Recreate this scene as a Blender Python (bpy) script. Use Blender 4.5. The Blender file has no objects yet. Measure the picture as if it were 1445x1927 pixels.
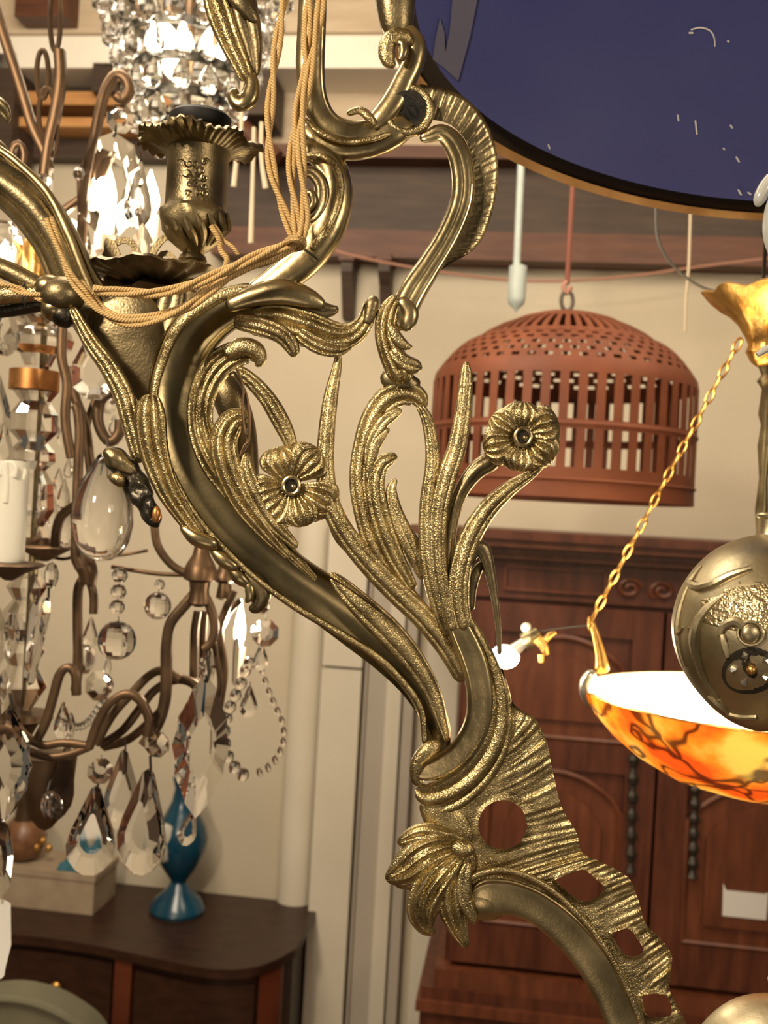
import bpy, math, random
from math import sin, cos, pi, radians, sqrt, exp, hypot, atan2
from mathutils import Vector, Matrix, noise

random.seed(7)
S = bpy.context.scene
COL = S.collection

# ------------------------------------------------------------------ camera
FPX = 2000.0
CX, CY = 722.5, 963.5
ROLL = radians(3.2)
CAM = Vector((0, 0, 2.0))
RV = Vector((cos(ROLL), 0, sin(ROLL)))
UV_ = Vector((-sin(ROLL), 0, cos(ROLL)))
FV = Vector((0, 1, 0))
cd = bpy.data.cameras.new('camera')
cam = bpy.data.objects.new('camera', cd)
COL.objects.link(cam)
cd.sensor_fit = 'VERTICAL'
cd.sensor_height = 24
cd.sensor_width = 24 * 1445 / 1927
cd.lens = 24 * FPX / 1927
cd.clip_start = 0.02
cd.dof.use_dof = True
cd.dof.focus_distance = 0.56
cd.dof.aperture_fstop = 10
M = Matrix.Identity(4)
for i in range(3):
    M[i][0] = RV[i]; M[i][1] = UV_[i]; M[i][2] = -FV[i]; M[i][3] = CAM[i]
cam.matrix_world = M
S.camera = cam

def at(x, y, d):
    return CAM + d * (FV + RV * ((x - CX) / FPX) - UV_ * ((y - CY) / FPX))

# ------------------------------------------------------------------ world, exposure, lights
S.view_settings.view_transform = 'Standard'
S.view_settings.look = 'None'
S.view_settings.gamma = 1
S.view_settings.use_curve_mapping = False
S.view_settings.exposure = 0.0
S.cycles.max_bounces = 10
S.cycles.transmission_bounces = 10
S.cycles.diffuse_bounces = 3
S.cycles.glossy_bounces = 4
S.cycles.transparent_max_bounces = 12
S.cycles.caustics_reflective = False
S.cycles.caustics_refractive = False
S.cycles.sample_clamp_indirect = 4
W = bpy.data.worlds.new('world'); S.world = W
W.use_nodes = True
W.node_tree.nodes['Background'].inputs[0].default_value = (0.75, 0.62, 0.45, 1)
W.node_tree.nodes['Background'].inputs[1].default_value = 0.13

def area(name, loc, target, size, power, color, sy=None):
    l = bpy.data.lights.new(name, 'AREA'); l.energy = power; l.size = size; l.color = color
    if sy: l.shape = 'RECTANGLE'; l.size_y = sy
    o = bpy.data.objects.new(name, l); COL.objects.link(o); o.location = loc
    o.rotation_euler = (Vector(target) - Vector(loc)).to_track_quat('-Z', 'Y').to_euler()
    return o
def point(name, loc, power, color, r=0.02):
    l = bpy.data.lights.new(name, 'POINT'); l.energy = power; l.color = color; l.shadow_soft_size = r
    o = bpy.data.objects.new(name, l); COL.objects.link(o); o.location = loc
    return o
WARM = (1.0, 0.80, 0.56)
KEY = area('key_light', (-0.95, -0.55, 2.75), (0.0, 0.6, 1.95), 0.20, 34, WARM)
K2 = area('front_fill', (1.3, -0.9, 2.5), (0.1, 0.6, 1.9), 0.2, 13, WARM)  # added fill behind the camera, gives the brass something to reflect
K3 = area('front_fill', (-0.2, -1.2, 1.2), (0.0, 0.6, 1.9), 0.4, 2.5, (1, .78, .56))  # weak added fill from low behind the camera, also for the brass
CL = area('wall_fill', (-0.6, 1.2, 3.2), (-0.4, 3.2, 1.1), 0.9, 48, (1, .84, .64))  # added fill under the ceiling to brighten the wall, no fixture there
CL2 = area('wall_fill', (0.9, 1.5, 3.2), (0.9, 3.0, 1.5), 0.8, 15, (1, .80, .58))  # added fill for the right part of the wall

# ------------------------------------------------------------------ helpers
def thing(name, label, cat, loc=(0, 0, 0), group=None):
    o = bpy.data.objects.new(name, None); COL.objects.link(o)
    o.location = loc; o.empty_display_size = 0.02
    o['label'] = label; o['category'] = cat
    if group: o['group'] = group
    return o
def wloc(o):
    v = Vector((0, 0, 0))
    while o is not None:
        v = v + o.location; o = o.parent
    return v
def mesh(name, vs, fs, mat, smooth=40, uvs=None):
    me = bpy.data.meshes.new(name)
    me.from_pydata([tuple(v) for v in vs], [], fs)
    if uvs:
        ul = me.uv_layers.new(name='uv')
        for p in me.polygons:
            for li, vi in zip(p.loop_indices, p.vertices):
                ul.data[li].uv = uvs[vi]
    if smooth:
        me.shade_smooth()
        me.set_sharp_from_angle(angle=radians(smooth))
    me.materials.append(mat)
    me.update()
    return me
def obj(name, g, mat, parent=None, smooth=40, label=None, kind=None):
    """g = G builder with world coordinates"""
    off = wloc(parent) if parent is not None else Vector((0, 0, 0))
    me = mesh(name, [Vector(v) - off for v in g.v], g.f, mat, smooth, g.uv if g.uv and len(g.uv) == len(g.v) else None)
    o = bpy.data.objects.new(name, me); COL.objects.link(o)
    if parent is not None: o.parent = parent
    if label: o['label'] = label
    if kind: o['kind'] = kind
    return o
def tag(o, label, cat, group=None):
    o['label'] = label; o['category'] = cat
    if group: o['group'] = group
    return o
def inst(name, me, parent, loc, rot=(0, 0, 0), sc=(1, 1, 1)):
    """copy sharing mesh data; loc in world coords, unrotated parents"""
    o = bpy.data.objects.new(name, me); COL.objects.link(o)
    if parent is not None:
        o.parent = parent
        o.location = Vector(loc) - wloc(parent)
    else:
        o.location = loc
    o.rotation_euler = rot; o.scale = sc
    return o

def cr(pts, n):
    """catmull-rom through pts (tuples), about n samples spread by length"""
    if len(pts) == 2:
        return [tuple(a + (b - a) * i / n for a, b in zip(*pts)) for i in range(n + 1)]
    P = [tuple(2 * a - b for a, b in zip(pts[0], pts[1]))] + list(pts) + [tuple(2 * a - b for a, b in zip(pts[-1], pts[-2]))]
    L = [sqrt(sum((a - b) ** 2 for a, b in zip(pts[i][:2], pts[i + 1][:2]))) for i in range(len(pts) - 1)]
    T = sum(L) or 1
    out = []
    for i in range(len(pts) - 1):
        k = max(2, int(round(n * L[i] / T)))
        p0, p1, p2, p3 = P[i:i + 4]
        for j in range(k):
            t = j / k
            out.append(tuple(0.5 * (2 * b + (c - a) * t + (2 * a - 5 * b + 4 * c - d) * t * t + (3 * b - a - 3 * c + d) * t ** 3)
                             for a, b, c, d in zip(p0, p1, p2, p3)))
    out.append(tuple(pts[-1]))
    return out
def cru(pts, k):
    """catmull-rom, k samples per control interval"""
    P = [tuple(2 * a - b for a, b in zip(pts[0], pts[1]))] + list(pts) + [tuple(2 * a - b for a, b in zip(pts[-1], pts[-2]))]
    out = []
    for i in range(len(pts) - 1):
        p0, p1, p2, p3 = P[i:i + 4]
        for j in range(k):
            t = j / k
            out.append(tuple(0.5 * (2 * b + (c - a) * t + (2 * a - 5 * b + 4 * c - d) * t * t + (3 * b - a - 3 * c + d) * t ** 3)
                             for a, b, c, d in zip(p0, p1, p2, p3)))
    out.append(tuple(pts[-1]))
    return out

class G:
    def __init__(s): s.v = []; s.f = []; s.uv = []
    def box(s, a, b, fn=None):
        n = len(s.v)
        for z in (a[2], b[2]):
            for y in (a[1], b[1]):
                for x in (a[0], b[0]):
                    p = (x, y, z); s.v.append(Vector(fn(*p)) if fn else Vector(p))
        s.f += [(n, n+2, n+3, n+1), (n+4, n+5, n+7, n+6), (n, n+1, n+5, n+4), (n+2, n+6, n+7, n+3), (n, n+4, n+6, n+2), (n+1, n+3, n+7, n+5)]
        return s
    def tube(s, P, rad, n=8, sect=None, ref=None, cap=True, closed=False):
        """P list of Vector; rad list or number; sect: list of (a,b) offsets, else circle"""
        P = [Vector(p) for p in P]; m = len(P)
        if not hasattr(rad, '__len__'): rad = [rad] * m
        sec = sect or [(cos(2 * pi * i / n), sin(2 * pi * i / n)) for i in range(n)]
        n = len(sec); base = len(s.v)
        up = Vector(ref) if ref is not None else None
        N = None; L = 0
        for i in range(m):
            a = P[(i - 1) % m] if (i > 0 or closed) else P[i]
            b = P[(i + 1) % m] if (i < m - 1 or closed) else P[i]
            T = (b - a)
            T = T.normalized() if T.length > 1e-12 else Vector((0, 0, 1))
            if up is not None:
                N = (up - T * up.dot(T))
                N = N.normalized() if N.length > 1e-6 else Vector((1, 0, 0))
            elif N is None:
                q = Vector((0, 1, 0)) if abs(T.y) < .9 else Vector((1, 0, 0))
                N = (q - T * q.dot(T)).normalized()
            else:
                N = (N - T * N.dot(T)).normalized()
            B = T.cross(N)
            if i: L += (P[i] - P[i - 1]).length
            for k, (x, y) in enumerate(sec):
                s.v.append(P[i] + (N * x + B * y) * rad[i]); s.uv.append((k / n, L))
        for i in range(m if closed else m - 1):
            j = (i + 1) % m
            for k in range(n):
                l = (k + 1) % n
                s.f.append((base + i*n + k, base + i*n + l, base + j*n + l, base + j*n + k))
        if cap and not closed:
            s.f.append(tuple(base + k for k in range(n))[::-1])
            s.f.append(tuple(base + (m-1)*n + k for k in range(n)))
        return s
    def ptube(s, pts, D, n=8, res=None, sect=None, ref=None, thin=1.0):
        """pts (px,py,rpx[,dz metres nearer])"""
        q = [(p + (0,))[:4] for p in pts]
        L = sum(hypot(q[i+1][0]-q[i][0], q[i+1][1]-q[i][1]) for i in range(len(q)-1))
        c = cr(q, res or max(6, int(L / 8)))
        s.tube([at(a[0], a[1], D - a[3]) for a in c], [max(a[2], .3) * D / FPX * thin for a in c], n, sect, ref)
        return s
    def lathe(s, prof, o, n=24, wav=None, ax=None, sx=(1, 0, 0), sy=(0, 1, 0), sz=(0, 0, 1), cap=True, ph=0):
        """prof list of (r,z) in metres; wav(i, ang, r, z)->(r,z)"""
        o = Vector(o); base = len(s.v); m = len(prof)
        X, Y, Z = Vector(sx), Vector(sy), Vector(sz)
        for i, (r, z) in enumerate(prof):
            for k in range(n):
                a = 2 * pi * k / n + ph
                rr, zz = wav(i, a, r, z) if wav else (r, z)
                s.v.append(o + X * (rr * cos(a)) + Y * (rr * sin(a)) + Z * zz); s.uv.append((k / n, z))
        for i in range(m - 1):
            for k in range(n):
                l = (k + 1) % n
                s.f.append((base + i*n + k, base + i*n + l, base + (i+1)*n + l, base + (i+1)*n + k))
        if cap:
            s.f.append(tuple(base + k for k in range(n))[::-1])
            s.f.append(tuple(base + (m-1)*n + k for k in range(n)))
        return s
    def sphere(s, o, r, n=16, m=10, sc=(1, 1, 1)):
        prof = [(r * sin(pi * i / m) + 1e-6, -r * cos(pi * i / m)) for i in range(m + 1)]
        return s.lathe(prof, o, n, sx=(sc[0], 0, 0), sy=(0, sc[1], 0), sz=(0, 0, sc[2]))
    def poly(s, pts, a, b, fn):
        """extrude 2D polygon pts between a and b; fn(x, y, z)"""
        n = len(s.v); m = len(pts)
        for z in (a, b):
            for (x, y) in pts: s.v.append(Vector(fn(x, y, z)))
        s.f.append(tuple(range(n, n + m))[::-1]); s.f.append(tuple(range(n + m, n + 2*m)))
        for i in range(m):
            j = (i + 1) % m
            s.f.append((n + i, n + j, n + m + j, n + m + i))
        return s

def frac_noise(x, y, z=0.0):
    return noise.noise(Vector((x, y, z)))

# ---- brass relief strips: pixel-sized cross sections swept along a path at real depth D, with real thickness
DB = 0.56
def strip(g, pts, D=DB, z=0, dome=.34, fl=0, fa=.05, conc=0, rl=0, rr=0, rw=.13, ripn=0, ripa=0, th=.35, nu=20, wob=.22, sharp=.8, tip=True):
    q = [(p + (0,))[:4] for p in pts]
    L = sum(hypot(q[i+1][0]-q[i][0], q[i+1][1]-q[i][1]) for i in range(len(q)-1))
    c = cr(q, max(8, int(L / 4.0)))
    m = len(c); k = D / FPX
    base = len(g.v); seed = q[0][0] * .13 + q[-1][1] * .07
    for i in range(m):
        a = c[max(0, i-1)]; b = c[min(m-1, i+1)]
        tx, ty = b[0]-a[0], b[1]-a[1]; l = hypot(tx, ty) or 1; tx /= l; ty /= l
        x, y, w, zz = c[i]; w = max(w, .6)
        t = i / (m - 1)
        ed = min(1, min(t, 1 - t) * L / max(w * .5, 4)) if tip else 1
        rnd = sqrt(max(0, 1 - (1 - ed) ** 2)) if tip else 1
        ws = w * (.35 + .65 * rnd) if tip else w
        hs = .25 + .75 * rnd if tip else 1
        wv = 1 + wob * .05 * frac_noise(t * L / 22, seed, 3)
        for j in range(nu + 1):
            u = -1 + 2 * j / nu
            h = dome * sqrt(max(0, 1 - abs(u) ** 2.4))
            if conc: h -= conc * max(0, 1 - u * u)
            if rl: h += rl * exp(-((u + 1 - rw) / rw) ** 2)
            if rr: h += rr * exp(-((u - 1 + rw) / rw) ** 2)
            if fl:
                uu = u + .05 * frac_noise(t * 3, seed, 1)
                h += fa * (abs(cos(pi * fl * (uu + 1) / 2)) ** sharp - .5) * (1 - abs(u) ** 6)
            if ripn: h += ripa * sin(2 * pi * ripn * t + 2 * frac_noise(t * 5, seed, 8)) * (.6 + .4 * u)
            px = x + ty * u * ws / 2 * wv; py = y - tx * u * ws / 2 * wv
            hh = h * w * hs + wob * 1.1 * frac_noise(px / 14, py / 14, seed)
            g.v.append(at(px, py, D - (z + zz + hh) * k))
        for j in range(nu + 1):
            u = 1 - 2 * j / nu
            px = x + ty * u * .82 * ws / 2 * wv; py = y - tx * u * .82 * ws / 2 * wv
            g.v.append(at(px, py, D - (z + zz - th * w * hs * (1 - .5 * u * u)) * k))
    n = 2 * (nu + 1)
    for i in range(m - 1):
        for j in range(n):
            l = (j + 1) % n
            g.f.append((base + i*n + j, base + (i+1)*n + j, base + (i+1)*n + l, base + i*n + l))
    g.f.append(tuple(base + j for j in range(n)))
    g.f.append(tuple(base + (m-1)*n + j for j in range(n))[::-1])
    return g

def crest(g, outer, inner, k=10, nv=26, D=DB, z=0, hf=None, holes=(), th=9):
    A = cru(outer, k); B = cru(inner, k); m = len(A); kk = D / FPX
    pos = [[(A[i][0] + (B[i][0]-A[i][0]) * j / nv, A[i][1] + (B[i][1]-A[i][1]) * j / nv) for j in range(nv + 1)] for i in range(m)]
    def inside(p, poly):
        c = False; n = len(poly)
        for i in range(n):
            x1, y1 = poly[i]; x2, y2 = poly[(i+1) % n]
            if (y1 > p[1]) != (y2 > p[1]) and p[0] < (x2-x1) * (p[1]-y1) / (y2-y1) + x1: c = not c
        return c
    H = []
    for h in holes:
        hh = cru(list(h) + [h[0]], 8)[:-1]; H.append([(a[0], a[1]) for a in hh])
    def near(p, poly):
        best = 1e9; bq = p
        n = len(poly)
        for i in range(n):
            a = poly[i]; b = poly[(i+1) % n]
            dx, dy = b[0]-a[0], b[1]-a[1]; L = dx*dx + dy*dy or 1e-9
            t = max(0, min(1, ((p[0]-a[0])*dx + (p[1]-a[1])*dy) / L))
            q = (a[0]+t*dx, a[1]+t*dy); d = hypot(q[0]-p[0], q[1]-p[1])
            if d < best: best = d; bq = q
        return best, bq
    kept = {}
    for i in range(m - 1):
        for j in range(nv):
            c = ((pos[i][j][0]+pos[i+1][j][0]+pos[i][j+1][0]+pos[i+1][j+1][0])/4, (pos[i][j][1]+pos[i+1][j][1]+pos[i][j+1][1]+pos[i+1][j+1][1])/4)
            kept[(i, j)] = not any(inside(c, h) for h in H)
    dist = {}
    for i in range(m):
        for j in range(nv + 1):
            if not H: dist[(i, j)] = 99; continue
            adj = [kept.get(q) for q in ((i-1, j-1), (i-1, j), (i, j-1), (i, j)) if q in kept]
            b = min((near(pos[i][j], h) for h in H), key=lambda t: t[0])
            if True in adj and False in adj and b[0] < 14:
                pos[i][j] = b[1]; dist[(i, j)] = 0
            else: dist[(i, j)] = b[0]
    base = len(g.v)
    for i in range(m):
        for j in range(nv + 1):
            x, y = pos[i][j]; h = hf(i / (m-1), j / nv, x, y) + 5 * exp(-(dist[(i, j)] / 5) ** 2) + .6 * frac_noise(x / 9, y / 9, 5)
            g.v.append(at(x, y, D - (z + h) * kk))
    nb = m * (nv + 1)
    for i in range(m):
        for j in range(nv + 1):
            x, y = pos[i][j]; h = hf(i / (m-1), j / nv, x, y) * .5
            g.v.append(at(x, y, D - (z + h - th) * kk))
    I = lambda i, j: base + i*(nv+1) + j
    ec = {}
    for (i, j), ok in kept.items():
        if not ok: continue
        q = (I(i, j), I(i, j+1), I(i+1, j+1), I(i+1, j))
        g.f.append(q); g.f.append(tuple(a + nb for a in q[::-1]))
        for a, b in zip(q, q[1:] + q[:1]):
            ec[(a, b)] = ec.get((a, b), 0) + 1
    for (a, b) in ec:
        if (b, a) not in ec: g.f.append((b, a, a + nb, b + nb))
    return g

# ------------------------------------------------------------------ materials
def mat(name, color=(.5, .5, .5), rough=.5, metal=0, spec=.5, trans=0, ior=1.45, emit=None, es=0, nscale=0, nvar=0, color2=None,
        bump=0, bscale=50, bdist=.001, bdetail=3, coat=0, stretch=None, alpha=1):
    m = bpy.data.materials.new(name); m.use_nodes = True
    nt = m.node_tree; b = nt.nodes['Principled BSDF']
    b.inputs['Base Color'].default_value = (*color, 1)
    b.inputs['Roughness'].default_value = rough
    b.inputs['Metallic'].default_value = metal
    b.inputs['Specular IOR Level'].default_value = spec
    b.inputs['Transmission Weight'].default_value = trans
    b.inputs['IOR'].default_value = ior
    b.inputs['Coat Weight'].default_value = coat
    if emit: b.inputs['Emission Color'].default_value = (*emit, 1); b.inputs['Emission Strength'].default_value = es
    tc = nt.nodes.new('ShaderNodeTexCoord'); src = tc.outputs['Object']
    if stretch:
        mp = nt.nodes.new('ShaderNodeMapping'); mp.inputs['Scale'].default_value = stretch
        nt.links.new(src, mp.inputs[0]); src = mp.outputs[0]
    if nscale:
        n = nt.nodes.new('ShaderNodeTexNoise'); n.inputs['Scale'].default_value = nscale; n.inputs['Detail'].default_value = 5
        nt.links.new(src, n.inputs['Vector'])
        r = nt.nodes.new('ShaderNodeValToRGB'); r.color_ramp.elements[0].position = .32; r.color_ramp.elements[1].position = .68
        r.color_ramp.elements[0].color = (*color, 1); r.color_ramp.elements[1].color = (*(color2 or color), 1)
        nt.links.new(n.outputs['Fac'], r.inputs[0]); nt.links.new(r.outputs[0], b.inputs['Base Color'])
        if nvar:
            mr = nt.nodes.new('ShaderNodeMapRange'); mr.inputs['To Min'].default_value = max(0, rough - nvar); mr.inputs['To Max'].default_value = rough + nvar
            nt.links.new(n.outputs['Fac'], mr.inputs['Value']); nt.links.new(mr.outputs[0], b.inputs['Roughness'])
    if bump:
        n2 = nt.nodes.new('ShaderNodeTexNoise'); n2.inputs['Scale'].default_value = bscale; n2.inputs['Detail'].default_value = bdetail
        nt.links.new(src, n2.inputs['Vector'])
        bp = nt.nodes.new('ShaderNodeBump'); bp.inputs['Strength'].default_value = bump; bp.inputs['Distance'].default_value = bdist
        nt.links.new(n2.outputs['Fac'], bp.inputs['Height']); nt.links.new(bp.outputs[0], b.inputs['Normal'])
    return m

BR = mat('brass_chased', (.27, .215, .11), .32, 1, nscale=90, nvar=.08, color2=(.58, .475, .255), bump=.8, bscale=1100, bdist=.0006, bdetail=2)
BS = mat('brass_smooth', (.29, .235, .13), .32, 1, nscale=45, nvar=.08, color2=(.50, .41, .235), bump=.25, bscale=700, bdist=.0003)
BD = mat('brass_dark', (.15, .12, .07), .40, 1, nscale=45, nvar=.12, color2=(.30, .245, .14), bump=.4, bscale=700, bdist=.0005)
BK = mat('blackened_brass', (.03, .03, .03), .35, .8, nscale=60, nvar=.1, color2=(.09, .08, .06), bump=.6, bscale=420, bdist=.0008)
BZ = mat('bronze_strap', (.085, .055, .034), .42, .8, nscale=25, nvar=.1, color2=(.17, .105, .06), bump=.2, bscale=200, bdist=.0005)
GILT = mat('gilt_metal', (.55, .30, .08), .35, 1, nscale=60, nvar=.1, color2=(.75, .45, .14), bump=.5, bscale=200, bdist=.001)
COPPER = mat('copper_ring', (.42, .18, .06), .4, .9, nscale=60, color2=(.55, .27, .1))
GLASS = mat('crystal_glass', (1, 1, 1), .0, 0, trans=1, ior=1.40)
GLASSW = mat('wavy_glass', (.98, .98, .96), .02, 0, trans=1, ior=1.48, bump=.2, bscale=60, bdist=.002)
BLACK = mat('black_card', (.012, .012, .012), .6)
WAX = mat('candle_sleeve', (.82, .80, .72), .45, spec=.4)
BULB = mat('lit_bulb', (1, .9, .7), .3, emit=(1, .84, .56), es=22)
SLEEVE = mat('pink_sleeve', (.72, .55, .42), .5, emit=(1, .6, .35), es=.25)
PANEL = mat('brass_channel', (.17, .145, .085), .30, 1, nscale=30, nvar=.08, color2=(.33, .27, .15), bump=.2, bscale=500, bdist=.0003)  # darker brass: the channel's dark reflection is put into its colour
def cord_mat():
    m = mat('braided_cord', (.62, .42, .18), .7)
    nt = m.node_tree; b = nt.nodes['Principled BSDF']
    uv = nt.nodes.new('ShaderNodeTexCoord'); mp = nt.nodes.new('ShaderNodeMapping')
    mp.inputs['Scale'].default_value = (2, 420, 1)
    nt.links.new(uv.outputs['UV'], mp.inputs[0])
    w1 = nt.nodes.new('ShaderNodeTexWave'); w1.bands_direction = 'DIAGONAL'; w1.inputs['Scale'].default_value = 1.0
    nt.links.new(mp.outputs[0], w1.inputs[0])
    r = nt.nodes.new('ShaderNodeValToRGB'); r.color_ramp.elements[0].color = (.42, .26, .09, 1); r.color_ramp.elements[1].color = (.74, .53, .25, 1)
    nt.links.new(w1.outputs['Fac'], r.inputs[0]); nt.links.new(r.outputs[0], b.inputs['Base Color'])
    bp = nt.nodes.new('ShaderNodeBump'); bp.inputs['Strength'].default_value = .6; bp.inputs['Distance'].default_value = .0004
    nt.links.new(w1.outputs['Fac'], bp.inputs['Height']); nt.links.new(bp.outputs[0], b.inputs['Normal'])
    return m
CORD = cord_mat()
WALLM = mat('plaster', (.50, .44, .33), .9, spec=.2, nscale=1.6, color2=(.59, .53, .42), bump=.15, bscale=25, bdist=.004)
TRIMM = mat('trim_paint', (.62, .57, .46), .6, nscale=3, color2=(.70, .65, .54), bump=.1, bscale=40, bdist=.002)
TRIMG = mat('trim_grey', (.40, .36, .30), .6, nscale=3, color2=(.48, .43, .36))
BEAM = mat('beam_wood', (.040, .024, .016), .6, nscale=6, color2=(.065, .040, .026), stretch=(1, 6, 8), bump=.3, bscale=12, bdist=.004)
BEAMR = mat('beam_redwood', (.075, .026, .012), .55, nscale=6, color2=(.12, .045, .022), stretch=(1, 6, 8))
PLANKM = mat('ceiling_plank', (.46, .36, .25), .7, nscale=5, color2=(.58, .48, .35), stretch=(1, 6, 6))
WHITEB = mat('white_beam', (.80, .76, .66), .6, nscale=4, color2=(.88, .85, .76))
MAHOG = mat('armoire_wood', (.065, .018, .009), .42, nscale=7, nvar=.06, color2=(.13, .038, .018), stretch=(6, 6, 1), bump=.1, bscale=14, bdist=.002)
MAHOG2 = mat('armoire_panel', (.10, .029, .013), .42, nscale=7, nvar=.06, color2=(.17, .053, .023), stretch=(6, 6, 1), bump=.1, bscale=14, bdist=.002)
DRESS = mat('dresser_wood', (.022, .009, .005), .38, nscale=8, color2=(.042, .016, .009), stretch=(2, 6, 6))
DRESSR = mat('dresser_redwood', (.09, .022, .010), .4, nscale=8, color2=(.14, .035, .015))
IRON = mat('iron', (.07, .06, .05), .5, .7)
TERRA = mat('rust_tin', (.11, .033, .016), .6, nscale=10, color2=(.17, .053, .024), spec=.3)

# ------------------------------------------------------------------ room (the wall runs slightly nearer to the right)
YAW = radians(7.5)
UX = Vector((cos(YAW), -sin(YAW), 0)); NN = Vector((-sin(YAW), -cos(YAW), 0)); O3 = Vector((0, 3.2, 0))
def rm(u, n, z): return O3 + UX * u + NN * n + Vector((0, 0, z))
def wp(px, py, off=0):
    r = at(px, py, 1) - CAM
    t = ((O3 + NN * off) - CAM).dot(NN) / r.dot(NN)
    P = CAM + r * t - O3
    return P.dot(UX), P.z
def struct(name, g, m, smooth=0):
    o = obj(name, g, m, None, smooth); o['kind'] = 'structure'; return o
def rbox(a, b): return G().box(a, b, rm)
struct('wall_back', rbox((-2.6, -.12, 0), (2.2, 0, 3.62)), WALLM)
struct('wall_left', rbox((-2.72, -.12, 0), (-2.6, 2.8, 3.62)), WALLM)
struct('floor', rbox((-2.72, -.12, -.1), (2.2, 3.8, 0)), mat('floor_tile', (.16, .09, .05), .5, nscale=3, color2=(.24, .14, .08)))
struct('ceiling', rbox((-2.72, -.12, 3.62), (2.2, 3.8, 3.7)), PLANKM)
# vertical trim: x left, x right at y=1500
def vtrim(i, x0, x1, off, m, y0=985, split=None):
    u0 = wp(x0, 1500, off)[0]; u1 = wp(x1, 1500, off)[0]; zt = wp(640, y0, 0)[1]
    if split:
        zs = wp(640, split, off)[1]
        struct('trim_%d' % i, rbox((u0, 0, 0), (u1, off, zs - .004)), m)
        struct('trim_%d' % (i + 20), rbox((u0, 0, zs + .004), (u1, off - .004, zt)), m)
    else: struct('trim_%d' % i, rbox((u0, 0, 0), (u1, off, zt)), m)
gcol = G(); u0, _ = wp(528, 1500, .03); u1, _ = wp(594, 1500, .03)
prof = [(u0 + (u1 - u0) * (1 - cos(pi * i / 10)) / 2, .05 * sin(pi * i / 10)) for i in range(11)]
gcol.poly(prof, 0, wp(600, 955, 0)[1], lambda x, y, z: rm(x, y, z)); struct('trim_1', gcol, TRIMM, 50)
vtrim(2, 592, 667, .07, TRIMM, split=1257)
vtrim(3, 674, 678, .05, TRIMG)
vtrim(4, 680, 716, .035, TRIMG)
vtrim(5, 716, 744, .045, TRIMM)
vtrim(6, 749, 768, .055, TRIMG)
vtrim(7, 790, 850, .012, TRIMM)

# ---- beams and things high on the wall
def wbox(x0, y0, x1, y1, off0, off1, xr=None):
    """box in the room frame whose front face spans the pixel box at offset off1"""
    ua, za = wp(x0, y0, off1); ub, zb = wp(x1, y1, off1)
    return rbox((min(ua, ub), off0, min(za, zb)), (max(ua, ub), off1, max(za, zb)))
def hbeam(i, y_top, y_bot, off0, off1, m, xl=-60, xr=1700, nm='ceiling_beam'):
    zt = wp(722, y_top, off1)[1]; zb = wp(722, y_bot, off1)[1]
    return rbox((wp(xl, y_bot, off1)[0], off0, zb), (wp(xr, y_bot, off1)[0], off1, zt))
struct('trim_10', hbeam(0, 432, 484, 0, .10, BEAMR, xl=395), BEAMR)
struct('trim_11', hbeam(0, 292, 432, 0, .045, BEAM, xl=395), BEAM)
struct('trim_12', hbeam(0, 272, 296, 0, .13, BEAMR, xl=330), BEAMR)
struct('trim_13', hbeam(0, 130, 274, 0, .02, PLANKM, xl=-300), PLANKM)
struct('trim_14', hbeam(0, 62, 128, .02, .20, WHITEB, xl=-300), WHITEB)
struct('trim_15', hbeam(0, -10, 60, .02, .22, PLANKM, xl=-300), PLANKM)
t = thing('wall_shelf_rack', 'orange brown timber ledges high on the wall at the upper left', 'rack', rm(wp(170, 220, .1)[0], 0, wp(170, 245, .1)[1]))
LEDGE = mat('orange_pine', (.42, .20, .07), .5, nscale=5, color2=(.55, .29, .11), stretch=(1, 8, 8))
obj('ledge', wbox(20, 172, 330, 198, .0, .16), LEDGE, t, 0)
obj('ledge', wbox(20, 220, 330, 240, .0, .16), LEDGE, t, 0)
obj('backboard', wbox(20, 120, 330, 300, .0, .06), BEAM, t, 0)
obj('support', wbox(175, 118, 220, 172, .06, .20), BEAM, t, 0)
obj('support', wbox(-10, 100, 20, 300, .06, .20), BEAM, t, 0)
t = thing('timber_pole', 'reddish brown round pole leaning against the planks at the top', 'pole', rm(wp(470, 300, .2)[0], .2, wp(470, 300, .2)[1]))
def rp(px, py, off):
    u, z = wp(px, py, off); return rm(u, off, z)
obj('shaft', G().tube([rp(385, 165, .24), rp(452, 240, .24), rp(520, 300, .24)], .028, 10), BEAMR, t)
obj('cleat', wbox(440, 128, 505, 215, .05, .22), BEAM, t, 0)
obj('cleat', wbox(30, -30, 125, 30, .2, .30), BEAMR, t, 0)
# brackets under the beam
for k, (x0, x1, y1) in enumerate(((643, 664, 592), (713, 734, 565))):
    b = thing('shelf_bracket', ('longer' if k == 0 else 'shorter') + ' dark wooden bracket hanging under the brown beam', 'bracket', rp((x0 + x1) / 2, 484, .05))
    ua, zt = wp(x0, 478, .1); ub, _ = wp(x1, 478, .1); _, zb = wp(x0, y1, .1)
    g = G().poly([(0, zt), (.10, zt), (.10, zt - .05), (.06, zb + .05), (.035, zb), (0, zb)], ua, ub, lambda n, z, u: rm(u, n, z))
    obj('board', g, BEAM, b, 0)
    obj('batten', rbox((ua - .006, 0, zt - .02), (ub + .006, .115, zt)), BEAMR, b, 0)

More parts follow.
